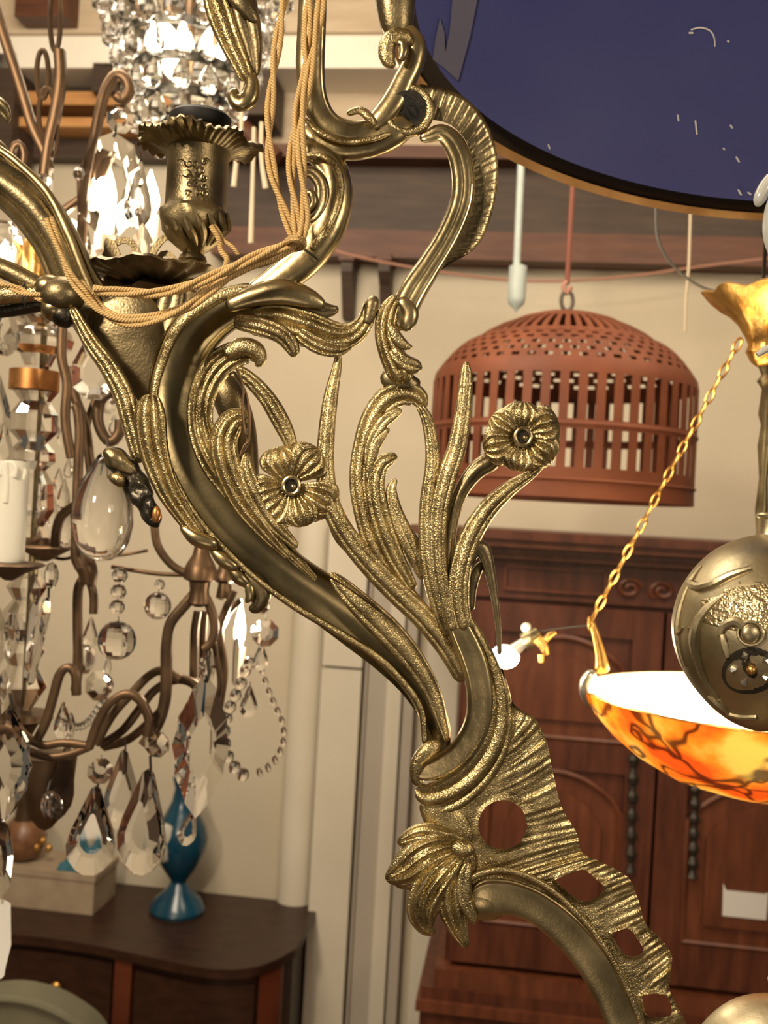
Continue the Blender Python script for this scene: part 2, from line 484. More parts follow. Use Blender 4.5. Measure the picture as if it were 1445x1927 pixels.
# ---- armoire
OFF = .55
uL = wp(858, 1400, OFF)[0]; uM = wp(1238, 1400, OFF)[0]; uR = uM + (uM - uL)
zT = wp(1000, 1016, OFF)[1]; zW = wp(1000, 1842, OFF)[1]
ar = thing('armoire', 'tall dark red mahogany armoire with arched panel doors against the wall', 'armoire', rm((uL + uR) / 2, OFF / 2, 0))
obj('carcass', rbox((uL, .02, 0), (uR, OFF - .03, zT)), MAHOG, ar, 0)
cz = zT
for i, (dz0, dz1, ov) in enumerate(((0, .022, .135), (-.018, 0, .115), (-.034, -.018, .075), (-.048, -.034, .05))):
    obj('cornice_molding', rbox((uL - ov, .01, cz + dz0 - .0), (uR + ov, OFF + ov * .6, cz + dz1)), MAHOG2 if i % 2 else MAHOG, ar, 0)
zF1 = wp(1000, 1062, OFF)[1]; zF0 = wp(1000, 1128, OFF)[1]
obj('frieze', rbox((uL, OFF - .03, zF0), (uR, OFF - .005, cz - .03)), MAHOG, ar, 0)
def frame(g, u0, u1, z0, z1, n0, n1, w):
    for a, b in (((u0, z0), (u1, z0 + w)), ((u0, z1 - w), (u1, z1)), ((u0, z0), (u0 + w, z1)), ((u1 - w, z0), (u1, z1))):
        g.box((a[0], n0, a[1]), (b[0], n1, b[1]), rm)
    return g
ua, za = wp(950, 1062, OFF); ub, zb = wp(1140, 1122, OFF)
obj('frieze_panel', frame(G(), ua, ub, zb, za, OFF - .01, OFF + .004, .006), MAHOG2, ar, 0)
for s in (0, 1, 2, 3):
    c = wp(1185 + s * 62, 1108 + s * 5, OFF + .004)
    P = [rm(c[0] + (.008 + .022 * q / 22) * cos(q * .42 + s) * (1 if s % 2 else -1), OFF + .002, c[1] + (.006 + .018 * q / 22) * sin(q * .42 + s)) for q in range(23)]
    obj('carved_scroll', G().tube(P, .0055, 6), MAHOG2, ar)
def arch(u0, u1, z0, z1, rise, n=14, inset=0):
    u0 += inset; u1 -= inset; z0 += inset; z1 -= inset
    pts = [(u0, z0), (u1, z0)]
    for i in range(n + 1):
        a = i / n; pts.append((u1 + (u0 - u1) * a, z1 - rise + rise * sin(pi * a) ** .7))
    return pts
zD1 = wp(1000, 1136, OFF)[1]; zD0 = wp(1000, 1822, OFF)[1]
for s, (d0, d1) in enumerate(((uL + .012, uM - .004), (uM + .004, uR - .012))):
    d = obj('door', rbox((d0, OFF - .03, zD0), (d1, OFF - .006, zD1)), MAHOG, ar, 0)
    wd = d1 - d0; st = .07
    g = G()
    g.box((d0, OFF - .006, zD0), (d0 + st, OFF + .008, zD1), rm); g.box((d1 - st, OFF - .006, zD0), (d1, OFF + .008, zD1), rm)
    zs = [zD0, zD0 + .10, zD0 + .10 + (zD1 - zD0) * .44, zD0 + .17 + (zD1 - zD0) * .44, zD1 - .07, zD1]
    g.box((d0 + st, OFF - .006, zs[0]), (d1 - st, OFF + .007, zs[1]), rm)
    g.box((d0 + st, OFF - .006, zs[2]), (d1 - st, OFF + .007, zs[3]), rm)
    g.box((d0 + st, OFF - .006, zs[4]), (d1 - st, OFF + .007, zs[5]), rm)
    obj('door_frame', g, MAHOG, d, 0)
    for (z0, z1) in ((zs[1], zs[2]), (zs[3], zs[4])):
        A = arch(d0 + st, d1 - st, z0, z1, .09, inset=.006); B = arch(d0 + st, d1 - st, z0, z1, .08, inset=.05)
        g = G(); g.poly(A, OFF - .006, OFF + .001, lambda u, z, n: rm(u, n, z))
        obj('arch_ground', g, MAHOG2, d, 30)
        g = G(); ring = [rm(u, OFF + .004, z) for (u, z) in A]; g.tube(ring, .008, 6, closed=True)
        obj('arch_molding', g, MAHOG2, d)
        g = G(); g.poly(B, OFF + .001, OFF + .012, lambda u, z, n: rm(u, n, z))
        obj('raised_panel', g, MAHOG2, d, 30)
for (x, y0, y1) in ((1192, 1420, 1640), (1308, 1478, 1650)):
    h = G(); n = 26
    (ua, za), (ub, zb) = wp(x, y0, OFF + .012), wp(x - 6, y1, OFF + .012)
    P = [rm(ua + (ub - ua) * i / n, OFF + .014, za + (zb - za) * i / n) for i in range(n + 1)]
    h.tube(P, [.010 + .004 * sin(i * 1.5) for i in range(n + 1)], 6)
    obj('iron_hinge_plate', h, IRON, ar, 0)
ob = rbox((uL - .02, .01, zW - .03), (uR + .02, OFF + .03, zW + .012)); obj('waist_molding', ob, MAHOG2, ar, 0)
obj('lower_case', rbox((uL - .05, .01, 0), (uR + .05, OFF + .04, zW - .03)), MAHOG, ar, 0)
obj('lower_molding', rbox((uL - .06, .01, zW - .085), (uR + .06, OFF + .055, zW - .06)), MAHOG2, ar, 0)
(ua, za), (ub, zb) = wp(1362, 1672, OFF + .016), wp(1442, 1732, OFF + .016)
lab = G().poly([(ua, zb), (ub, zb), (ub + .001, za), (ub - .006, za - .004), (ua + .006, za - .004), (ua - .002, za + .012)], OFF + .0135, OFF + .0150, lambda u, z, n: rm(u, n, z))
tag(obj('paper_label', lab, mat('paper_white', (.75, .74, .72), .7), None, 0), 'small white paper label stuck on the armoire right door', 'label')

# ---- dresser with serpentine top
def dp(px, py, z):
    r = at(px, py, 1) - CAM; t = (z - CAM.z) / r.z; P = CAM + r * t - O3
    return P.dot(UX), P.dot(NN)
zb_ = wp(480, 1690, 0)[1] + .005
ztop = zb_
uDR = wp(578, 1702, .02)[0]
frontpx = [(-90, 1752), (60, 1762), (160, 1776), (240, 1792), (330, 1812), (400, 1824), (470, 1822), (520, 1806), (548, 1790)]
fr = [dp(x, y, ztop) for x, y in frontpx]
dr = thing('dresser', 'dark mahogany serpentine front dresser against the wall under the blue vase', 'dresser', rm(-.7, .15, 0))
fs = cr([(a, b) for a, b in fr], 40); uend = max(uDR, fr[-1][0] + .01)
top = [(-2.2, .01), (-2.2, fs[0][1])] + [(a, b) for a, b in fs] + [(uend, fs[-1][1] - .02), (uend, .01)]
obj('top_board', G().poly(top, ztop - .025, ztop, lambda u, n, z: rm(u, n, z)), DRESS, dr, 30)
body = [(-2.15, .02), (-2.15, fs[0][1] - .03)] + [(a, b - .03) for a, b in fs] + [(uend - .03, fs[-1][1] - .06), (uend - .03, .02)]
obj('carcass', G().poly(body, .08, ztop - .025, lambda u, n, z: rm(u, n, z)), DRESS, dr, 30)
def fn_at(u):
    for (a, b), (c, d) in zip(fs, fs[1:]):
        if a <= u <= c: return b + (d - b) * (u - a) / (c - a + 1e-9)
    return fs[0][1] if u < fs[0][0] else fs[-1][1]
def facade(name, u0, u1, z0, z1, m, off=.0, par=dr):
    us = [u0 + (u1 - u0) * i / 10 for i in range(11)]
    P = [(u, fn_at(u) - .03 + .014 + off) for u in us] + [(u, fn_at(u) - .05) for u in us[::-1]]
    return obj(name, G().poly(P, z0, z1, lambda u, n, z: rm(u, n, z)), m, par, 30)
uS = wp(262, 1850, .35)[0]
dh = (ztop - .05 - .2) / 3
for r in range(3):
    for c, (a, b) in enumerate(((-1.9, uS - .04),)):
        z1 = ztop - .045 - r * dh
        d = facade('drawer', a, b, z1 - dh + .012, z1, DRESS)
        P = rm(wp(150, 1800, .3)[0], fn_at(wp(150, 1800, .3)[0]) + .0, z1 - dh * .45)
        obj('handle', G().sphere(P, .016, 12, 8, (1, .6, 1)), GILT, d)
facade('stile', uS - .03, uS + .02, .08, ztop - .028, DRESSR, .006)
facade('door', uS + .03, fs[-1][0] - .07, .15, ztop - .05, DRESS)
facade('stile', fs[-1][0] - .06, fs[-1][0] - .015, .08, ztop - .028, DRESSR, .006)
for (u, n) in ((-2.1, .05), (fs[-1][0] - .05, .05), (fs[-1][0] - .05, fs[-1][1] - .08), (-2.1, fs[0][1] - .08)):
    obj('leg', rbox((u - .03, n - .02, 0), (u + .03, n + .03, .09)), DRESS, dr, 0)

# ---- things on the dresser
def onz(px, py): u, n = dp(px, py, ztop); return u, n
u0, n0 = onz(-30, 1700); u1, _ = onz(196, 1702)
h = .075
bx = thing('carton', 'flat tan box on the dresser under the blue cloth', 'box', rm((u0 + u1) / 2, n0 - .08, ztop))
TAN = mat('carton_tan', (.30, .23, .16), .8, nscale=20, color2=(.38, .30, .21))
zt_ = wp(100, 1640, n0)[1]
obj('body', rbox((u0, n0 - .17, ztop), (u1, n0, zt_ - .006)), TAN, bx, 0)
obj('lid', rbox((u0 - .004, n0 - .174, zt_ - .018), (u1 + .004, n0 + .004, zt_)), TAN, bx, 0)
BLUEC = mat('blue_cloth', (.03, .12, .17), .8, nscale=6, color2=(.05, .17, .23), bump=.3, bscale=20, bdist=.004)
c0_ = wp(104, 1640, n0)[0]; g = G(); nx, ny = 26, 14
for i in range(nx):
    for j in range(ny):
        u = c0_ + (u1 - .02 - c0_) * i / (nx - 1); n = n0 - .01 - .15 * j / (ny - 1)
        zz = zt_ + .006 + (.045 + .03 * sin(i * .5)) * (j / (ny - 1)) ** 1.2 * (1 - (i / (nx - 1)) ** 3) + .006 * sin(i * .9 + j)
        g.v.append(rm(u, n, zz))
for i in range(nx):
    for j in range(ny):
        u = c0_ + (u1 - .02 - c0_) * i / (nx - 1); n = n0 - .01 - .15 * j / (ny - 1); g.v.append(rm(u, n, zt_ + .001))
for i in range(nx - 1):
    for j in range(ny - 1):
        a = i * ny + j; q = (a, a + 1, a + ny + 1, a + ny); g.f.append(q); g.f.append(tuple(x + nx * ny for x in q[::-1]))
for (i, j, di, dj) in [(i, 0, 1, 0) for i in range(nx - 1)] + [(i, ny - 1, 1, 0) for i in range(nx - 1)] + [(0, j, 0, 1) for j in range(ny - 1)] + [(nx - 1, j, 0, 1) for j in range(ny - 1)]:
    a = i * ny + j; b = (i + di) * ny + j + dj; g.f.append((a, b, b + nx * ny, a + nx * ny))
tag(obj('folded_cloth', g, BLUEC, None, 60), 'teal blue cloth lying folded on the tan box', 'cloth')
# brown pot with gilt flowers
pu, pn = onz(52, 1600); P0 = rm(wp(46, 1600, n0 - .08)[0], n0 - .07, zt_)
pot = thing('brown_pot', 'round dark brown pot standing on the blue cloth', 'pot', P0)
k = .8 / 1000
obj('body', G().lathe([(.02, 0), (.045, .01), (.062, .04), (.066, .07), (.055, .10), (.04, .115), (.036, .12), (.03, .118), (.03, .05)], P0, 28), mat('brown_glaze', (.14, .06, .03), .35, nscale=30, color2=(.22, .11, .05)), pot)
obj('neck', G().lathe([(.030, .118), (.026, .15), (.034, .24), (.038, .29), (.036, .29), (.02, .2)], P0, 20), BZ, pot)
for i in range(3):
    obj('gilt_flower', G().sphere(P0 + Vector((.05 + .018 * i, -.035, .05 + .02 * (i % 2))), .011, 8, 6), GILT, pot)
# blue vase
vu, vn = dp(333, 1715, ztop)
P0 = rm(vu, vn, ztop); sc = (CAM - P0).length / FPX
vase = thing('blue_vase', 'teal blue glass vase with a pale side medallion on the dresser', 'vase', P0)
BG = mat('blue_opaline', (.003, .038, .075), .25, nscale=12, color2=(.006, .06, .105), coat=.3)
pr = [(46, 0), (48, 6), (40, 22), (20, 40), (13, 52), (17, 60), (22, 66), (34, 84), (44, 108), (47, 128), (41, 150), (28, 172), (19, 192), (15, 214), (20, 232), (17, 233), (12, 214), (12, 190)]
obj('body', G().lathe([(a * sc, b * sc) for a, b in pr], P0, 32, cap=True), BG, vase)
obj('medallion', G().sphere(P0 + Vector((-26 * sc, -34 * sc, 128 * sc)), 30 * sc, 20, 12, (1, .35, 1.15)), mat('pale_medallion', (.45, .42, .36), .4), vase)
# chair back bottom left
CH = mat('grey_green_velvet', (.12, .115, .075), .85, nscale=10, color2=(.16, .15, .10))
c0 = at(10, 1960, 2.2)
ch = thing('armchair', 'grey green upholstered rounded chair back in front of the dresser', 'chair', (c0.x, c0.y, 0))
g = G(); prof = [(0, .0)]
P = [at(-180, 2100, 2.2), at(-160, 1960, 2.2), at(-80, 1898, 2.2), at(0, 1880, 2.2), at(70, 1890, 2.2), at(130, 1918, 2.2), at(180, 1965, 2.2), at(205, 2060, 2.2)]
loop = [(p.x, p.z) for p in P]; pts = [(a, b) for a, b in cr(loop, 40)]
pts += [(pts[-1][0], .42), (pts[0][0], .42)]
obj('backrest', G().poly(pts, c0.y, c0.y + .09, lambda x, z, y: Vector((x, y, z))), CH, ch, 40)
obj('piping', G().tube([Vector((a, c0.y, b)) for a, b in pts[:-2]], .010, 8), CH, ch)
obj('seat', G().box((pts[0][0], c0.y - .5, .32), (pts[-3][0], c0.y + .05, .44)), CH, ch, 0)
for a in (pts[0][0] + .04, pts[-3][0] - .04):
    for y in (c0.y - .46, c0.y): obj('leg', G().box((a - .02, y - .02, 0), (a + .02, y + .02, .33)), DRESS, ch, 0)

# ---- hanging cables and rods near the wall
def cable(name, pts, off_d, r, m, label, cat='cable'):
    g = G(); c = cr(pts, 40); g.tube([at(p[0], p[1], off_d) for p in c], r, 6)
    o = obj(name, g, m, None); tag(o, label, cat); return o
PINKM = mat('dusty_pink_cord', (.33, .17, .12), .8)
GREYC = mat('grey_cable', (.18, .17, .16), .6)
PALE = mat('pale_cord', (.42, .35, .25), .7)
cable('wall_cable', [(600, 455), (640, 475), (740, 497), (850, 515), (960, 527), (1075, 528), (1200, 518), (1330, 500), (1500, 480)], 2.85, .004, PINKM, 'thin dusty pink cable strung across the wall behind the rust lamp shade')
cable('loop_cable', [(1232, 300), (1234, 390), (1238, 450), (1262, 495), (1305, 532), (1350, 549), (1425, 556)], 1.1, .0016, GREYC, 'thin grey cable looping down to the gilt canopy of the bowl lamp')
cable('pull_string', [(1312, -260), (1300, 300), (1299, 400), (1296, 500), (1291, 560), (1289, 625)], 1.5, .0022, PALE, 'pale straight pull string right of the rust lamp shade')
WS = [((457, 120), (455, 200), (452, 290), (446, 300)), ((478, 240), (476, 330), (472, 458)), ((492, 230), (492, 300), (500, 355)), ((440, 240), (446, 280), (440, 352))]
for i, w in enumerate(WS):
    lb = ('thick pale waxy string hanging just under the gilt curled leaf', 'longest pale waxy string hanging beside the candle cup', 'short pale string with a rounded end nearest the braided cords', 'short pale string with a drip end at the candle cup rim')[i]
    tag(obj('hanging_string', G().ptube([(x, y, 4 + (1.5 if j == len(w) - 1 else 0)) for j, (x, y) in enumerate(w)], 1.5, 8), PALE), lb, 'string', 'pale strings hanging behind the candle cup')
t = thing('pendant_rod', 'pale blue grey lamp holder hanging on a rod left of the rust shade', 'lamp holder', at(966, 300, 2.3))
BGM = mat('blue_grey_paint', (.34, .40, .38), .5, nscale=20, color2=(.42, .47, .44))
q_ = at(972, 500, 2.3); obj('rod', G().tube([(q_.x - .012, q_.y, 3.62), q_], .008, 10), BGM, t)
tb = at(973, 540, 2.3); s_ = 2.3 / FPX
obj('holder', G().lathe([(a * s_, -b * s_) for a, b in [(8, -42), (17, -38), (17, 22), (15, 32), (4, 42), (1, 50)][::-1]], tb, 20), BGM, t)

# ================================================================== THE BRASS CHANDELIER (foreground)
ROOT = at(700, 1000, DB)
bc = thing('brass_chandelier', 'large ornate gilt brass chandelier with leafy scrolls and two flowers in the foreground', 'chandelier', ROOT)
def S_(name, pts, m=BR, parent=bc, lab=None, **kw):
    return obj(name, strip(G(), pts, **kw), m, parent, 42, lab)

# --- wide C-shaped arm with its dark channel
S_('scroll_arm', [(520, 566, 60), (455, 572, 76), (395, 602, 90), (350, 655, 100), (332, 730, 106), (340, 810, 108), (368, 890, 108), (415, 960, 104), (470, 1022, 98), (540, 1080, 90), (610, 1128, 92), (680, 1178, 96), (735, 1228, 84), (782, 1285, 66), (815, 1345, 52), (826, 1392, 46), (818, 1430, 44)],
   PANEL, wob=.05, dome=.06, conc=.26, rl=.0, rr=.30, rw=.10, th=.30, nu=30)
S_('rim_bead', [(500, 545, 16), (440, 548, 22), (385, 573, 26), (335, 615, 24), (305, 680, 20), (290, 745, 17), (300, 830, 14), (330, 905, 14), (372, 975, 14), (430, 1040, 13), (490, 1095, 13), (560, 1145, 14), (640, 1192, 15), (712, 1238, 15), (760, 1285, 14), (792, 1335, 13), (800, 1400, 12)],
   BR, z=16, dome=.55, nu=14)
S_('leaflet', [(622, 1078, 12), (640, 1100, 32), (680, 1140, 46), (730, 1188, 52), (775, 1240, 46), (812, 1300, 34), (832, 1360, 22), (842, 1395, 12)], BR, z=14, dome=.22, fl=2, fa=.08, rr=.1)
# --- inner acanthus leaves climbing the arm
S_('acanthus_leaf', [(596, 1092, 10), (545, 1040, 26), (490, 980, 42), (444, 922, 56), (402, 864, 58), (378, 806, 50), (380, 745, 52), (404, 695, 56), (440, 668, 52), (474, 664, 40), (488, 680, 18)],
   BR, z=14, dome=.20, fl=4, fa=.16, rr=.0)
S_('acanthus_leaf', [(545, 1050, 14), (500, 1000, 36), (456, 942, 50), (428, 880, 54), (420, 830, 54), (436, 794, 48), (458, 786, 30), (464, 806, 12)], BR, z=26, dome=.26, fl=3, fa=.15)
S_('acanthus_leaf', [(560, 1030, 14), (515, 985, 32), (480, 930, 36), (464, 885, 30), (464, 852, 12)], BR, z=30, dome=.3, fl=2, fa=.14)
S_('leaf_curl', [(420, 668, 20), (452, 652, 34), (480, 658, 34), (490, 676, 24), (482, 690, 12)], BR, z=30, dome=.45)
# --- crown of leaves over the arm
S_('dome_boss', [(425, 576, 26), (478, 558, 44), (530, 550, 54), (580, 562, 40), (612, 576, 16)], BS, z=24, dome=.36, nu=24)
S_('acanthus_leaf', [(470, 600, 40), (520, 602, 60), (575, 618, 70), (625, 634, 62), (662, 630, 46), (686, 606, 34), (694, 580, 26), (700, 560, 18)], BR, z=20, dome=.2, fl=3, fa=.13, rr=.12)
S_('acanthus_leaf', [(500, 556, 40), (550, 568, 46), (596, 582, 38), (624, 584, 24), (636, 578, 14)], BD, z=12, dome=.3, fl=1, fa=.1)
S_('acanthus_leaf', [(440, 604, 30), (492, 614, 38), (530, 630, 36), (550, 655, 28), (552, 672, 18)], BR, z=34, dome=.34, fl=2, fa=.12)
S_('acanthus_leaf', [(470, 615, 28), (505, 625, 26), (528, 640, 10)], BR, z=24, dome=.3)
S_('acanthus_leaf', [(560, 625, 30), (600, 650, 34), (635, 658, 28), (662, 652, 10)], BR, z=30, dome=.28, fl=2, fa=.14)
S_('leaf_curl', [(690, 612, 18), (697, 588, 24), (701, 566, 26), (700, 556, 16)], BD, z=24, dome=.5)
# --- thick C-scroll above
S_('c_scroll', [(470, 560, 46), (520, 528, 60), (570, 488, 72), (612, 430, 74), (632, 372, 64), (626, 320, 58), (598, 288, 50), (560, 280, 40)], BS, z=6, dome=.42, fl=0, rr=.08, conc=.0, nu=28)
S_('c_scroll_groove', [(585, 470, 16), (622, 420, 16), (640, 365, 16), (634, 318, 14), (608, 294, 12), (575, 292, 8)], BR, z=38, dome=.5, nu=12)
S_('volute', [(560, 330, 20), (585, 325, 26), (604, 345, 30), (606, 378, 30), (590, 408, 26), (570, 416, 16)], BD, z=22, dome=.45, fl=1, fa=.12)
S_('volute', [(578, 400, 10), (590, 380, 16), (584, 362, 16), (570, 368, 8)], BS, z=34, dome=.5)
S_('clasp_pin', [(556, 455, 4), (580, 474, 4), (600, 490, 3)], BK, z=44, dome=.5, nu=8)
# --- tall stem and cradle
S_('stem', [(590, -40, 52), (586, 60, 54), (584, 130, 54), (592, 190, 50), (618, 232, 46), (660, 248, 44), (704, 238, 34), (724, 222, 18)], BS, z=10, dome=.34, rl=.0, rr=.10)
S_('cradle', [(572, 236, 20), (596, 256, 44), (640, 274, 54), (692, 270, 58), (738, 248, 62), (772, 222, 50)], BS, z=4, dome=.36)
S_('cradle_lip', [(572, 222, 8), (600, 248, 12), (650, 266, 13), (700, 262, 12), (735, 250, 8)], BR, z=32, dome=.6, nu=12)
S_('leaflet', [(652, 214, 12), (676, 208, 16), (694, 220, 18), (706, 238, 8)], BR, z=30, dome=.5)
S_('neck', [(690, 240, 30), (716, 222, 44), (742, 190, 48), (762, 150, 44), (778, 116, 42), (782, 84, 40), (764, 60, 34), (742, 66, 26)], BS, z=10, dome=.42)
S_('curl', [(742, 128, 14), (730, 112, 30), (728, 88, 32), (742, 68, 32), (764, 68, 26), (770, 86, 12)], BR, z=26, dome=.45)
S_('curl', [(752, 116, 14), (760, 96, 20), (756, 80, 18), (744, 82, 10)], BS, z=40, dome=.5)
S_('upper_post', [(742, -60, 78), (744, 0, 76), (746, 40, 66), (750, 74, 52)], BD, z=0, dome=.45)
# --- pierced eyelet
g = G()
c = (768, 208); k_ = DB / FPX
ringpts = [at(c[0] + 41 * cos(2*pi*i/40), c[1] + 42 * sin(2*pi*i/40), DB - .005) for i in range(40)]
g.tube(ringpts, .0024, 10, closed=True); obj('eyelet_ring', g, BR, bc)
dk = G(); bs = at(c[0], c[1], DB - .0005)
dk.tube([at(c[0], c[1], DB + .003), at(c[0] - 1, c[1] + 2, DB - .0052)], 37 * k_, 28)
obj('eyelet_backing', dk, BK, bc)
obj('eyelet_nut', G().tube([at(776, 210, DB - .004), at(776, 210, DB - .0066)], 11 * k_, 6), BK, bc, 20)
# --- big right C-scroll with wavy flange
def flange_h(t, v, x, y):
    ph = 2 * pi * 44 * t
    return (1 - v) * 3 + (.55 * sin(ph + 3 * frac_noise(t * 12, 2)) + .5 * sin(ph * 1.73 + 1) + 1.6 * frac_noise(t * 40, v * 2)) * (.35 + .65 * (1 - v)) + 5 * exp(-(v / .06) ** 2) - 7 * (v * (1 - v))
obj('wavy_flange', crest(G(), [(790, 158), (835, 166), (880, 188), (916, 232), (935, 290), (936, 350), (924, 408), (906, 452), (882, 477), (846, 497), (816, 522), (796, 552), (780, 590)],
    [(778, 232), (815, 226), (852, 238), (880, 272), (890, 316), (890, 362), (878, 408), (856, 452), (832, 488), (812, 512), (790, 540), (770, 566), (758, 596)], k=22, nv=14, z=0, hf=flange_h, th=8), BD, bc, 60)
S_('c_scroll', [(790, 262, 18), (808, 256, 26), (830, 250, 34), (852, 268, 42), (868, 306, 44), (872, 356, 44), (862, 400, 44), (838, 452, 44), (808, 500, 46), (776, 550, 52), (758, 594, 48), (760, 622, 30)], BS, z=12, dome=.34, rl=.08, rr=.14, fl=1, fa=.07)
S_('leaf_husk', [(748, 556, 20), (730, 590, 40), (726, 630, 42), (738, 668, 48), (752, 696, 54), (756, 722, 46)], BR, z=24, dome=.28, fl=3, fa=.16)
S_('leaf_tip', [(734, 610, 18), (748, 638, 24), (766, 652, 16), (776, 652, 8)], BR, z=34, dome=.4)
S_('leaf_tip', [(735, 655, 24), (758, 680, 32), (782, 690, 28), (794, 694, 14)], BR, z=34, dome=.4, fl=1, fa=.12)
S_('leaf_husk', [(752, 560, 20), (772, 586, 30), (768, 610, 26), (758, 622, 10)], BS, z=26, dome=.34)
S_('collar', [(716, 716, 30), (740, 712, 40), (776, 720, 34), (790, 716, 16)], BD, z=6, dome=.4)
# --- lower hook, fingers and grass blades
S_('hooked_leaf', [(798, 772, 14), (786, 748, 40), (758, 740, 48), (726, 754, 50), (700, 790, 44), (682, 840, 36), (674, 900, 34), (682, 962, 34), (702, 1025, 36), (736, 1084, 38), (778, 1138, 40), (820, 1188, 42)], BR, z=8, dome=.30, fl=2, fa=.15)
S_('leaf_finger', [(690, 880, 12), (696, 838, 20), (718, 798, 26), (742, 778, 22), (756, 772, 10)], BR, z=18, dome=.36, fl=1, fa=.1)
S_('leaf_finger', [(692, 905, 10), (698, 864, 18), (712, 830, 20), (732, 806, 8)], BR, z=20, dome=.4)
S_('leaf_finger', [(778, 1110, 22), (740, 1040, 36), (716, 975, 40), (706, 915, 36), (716, 876, 32), (736, 862, 24), (748, 860, 10)], BR, z=16, dome=.28, fl=2, fa=.16)
S_('leaf_finger', [(800, 1090, 22), (768, 1020, 34), (744, 965, 30), (736, 925, 22), (744, 900, 10)], BR, z=10, dome=.32, fl=1, fa=.12)
S_('leaf_finger', [(815, 1100, 20), (795, 1060, 32), (778, 1020, 24), (762, 985, 10)], BD, z=2, dome=.3)
S_('grass_blade', [(788, 762, 14), (802, 786, 22), (812, 830, 26), (814, 880, 30), (808, 940, 36), (806, 1005, 38), (812, 1070, 40), (828, 1140, 36), (848, 1200, 26)], BR, z=22, dome=.36, fl=2, fa=.10)
S_('grass_blade', [(877, 680, 10), (877, 710, 24), (872, 770, 30), (860, 840, 36), (840, 900, 38), (826, 965, 36), (824, 1040, 34), (832, 1110, 30), (850, 1190, 24)], BR, z=30, dome=.34, fl=2, fa=.10)
S_('grass_blade', [(1030, 868, 6), (1000, 892, 18), (958, 920, 30), (918, 958, 38), (886, 1008, 42), (866, 1070, 42), (862, 1130, 42), (874, 1190, 34)], BR, z=26, dome=.34, fl=2, fa=.12)
S_('flower_stem', [(935, 862, 40), (898, 884, 36), (868, 925, 28), (850, 980, 26), (842, 1050, 26), (845, 1120, 20)], BD, z=14, dome=.4, fl=2, fa=.08)
S_('grass_blade', [(637, 662, 12), (634, 690, 18), (622, 750, 28), (614, 820, 32), (612, 890, 36), (624, 955, 38), (655, 1012, 40), (700, 1066, 44), (748, 1116, 44), (800, 1166, 44), (845, 1222, 44), (878, 1280, 40)], BR, z=16, dome=.34, fl=2, fa=.10)
S_('grass_blade', [(560, 858, 16), (600, 900, 10), (620, 960, 18), (640, 1010, 24), (680, 1052, 20)], BR, z=6, dome=.3)
S_('flower_stem', [(424, 692, 26), (462, 708, 28), (500, 746, 32), (528, 792, 34), (546, 832, 26), (552, 860, 14)], BR, z=10, dome=.34, fl=2, fa=.10)
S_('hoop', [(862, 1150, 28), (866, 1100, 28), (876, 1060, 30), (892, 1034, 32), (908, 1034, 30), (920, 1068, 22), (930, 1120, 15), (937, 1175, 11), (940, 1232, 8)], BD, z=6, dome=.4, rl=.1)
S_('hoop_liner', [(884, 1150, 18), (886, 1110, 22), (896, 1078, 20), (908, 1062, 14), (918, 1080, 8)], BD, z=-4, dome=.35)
S_('grass_blade', [(884, 1040, 8), (876, 1085, 12), (876, 1135, 12), (882, 1180, 12), (905, 1240, 12)], BR, z=26, dome=.5)
# --- trunk where everything gathers
S_('trunk_band', [(838, 1120, 24), (862, 1180, 44), (888, 1240, 52), (902, 1300, 50), (898, 1360, 50), (870, 1412, 50), (832, 1440, 46), (800, 1452, 36), (782, 1450, 20)], BS, z=30, dome=.20, rl=.30, rr=.0, conc=.10)
S_('trunk_band', [(870, 1150, 18), (894, 1206, 40), (922, 1268, 44), (934, 1330, 44), (924, 1394, 46), (890, 1448, 48), (846, 1482, 50), (806, 1494, 44), (782, 1486, 26)], BR, z=14, dome=.2, rl=.36, fl=1, fa=.2)
S_('trunk_band', [(918, 1228, 10), (940, 1280, 24), (950, 1340, 30), (944, 1400, 32), (914, 1456, 36), (870, 1500, 36), (828, 1522, 30), (800, 1524, 16)], BR, z=4, dome=.32, rl=.2, fl=1, fa=.2)
S_('trunk_lip', [(826, 1395, 24), (806, 1416, 38), (788, 1440, 34), (784, 1468, 20), (800, 1478, 10)], BR, z=24, dome=.4)
S_('trunk_neck', [(800, 1500, 60), (830, 1530, 74), (850, 1565, 84), (868, 1610, 70)], BR, z=-4, dome=.24)
# --- pierced shell crest
def crest_h(t, v, x, y):
    q = t - .085 * v * (1 - .6 * t); ph = q * 2 * pi
    a = (.05 + .95 * max(0, 1 - v * 1.45) ** .8)
    return a * (1.1 * sin(ph * 66 + 5 * frac_noise(q * 20, 1)) + 1.1 * sin(ph * 43 + 1 + 3 * v) + 4.6 * frac_noise(q * 60, v * 2.2) + 2.6 * sin(ph * 11)) + 6 * v - 9 * v * (1 - v) + 4 * exp(-(v / .05) ** 2)
circ = lambda cx, cy, r, n=10: [(cx + r * cos(2*pi*i/n), cy + r * sin(2*pi*i/n)) for i in range(n)]
CO = [(945, 1255), (965, 1322), (1006, 1352), (1028, 1395), (1040, 1450), (1056, 1516), (1084, 1566), (1096, 1604), (1130, 1622), (1180, 1650), (1200, 1690), (1215, 1738), (1246, 1770), (1264, 1802), (1260, 1862), (1286, 1915), (1302, 1960)]
CI = [(925, 1285), (930, 1340), (925, 1390), (905, 1440), (880, 1480), (858, 1520), (840, 1570), (850, 1640), (905, 1668), (1000, 1680), (1056, 1712), (1102, 1752), (1140, 1805), (1166, 1845), (1186, 1885), (1206, 1928), (1220, 1975)]
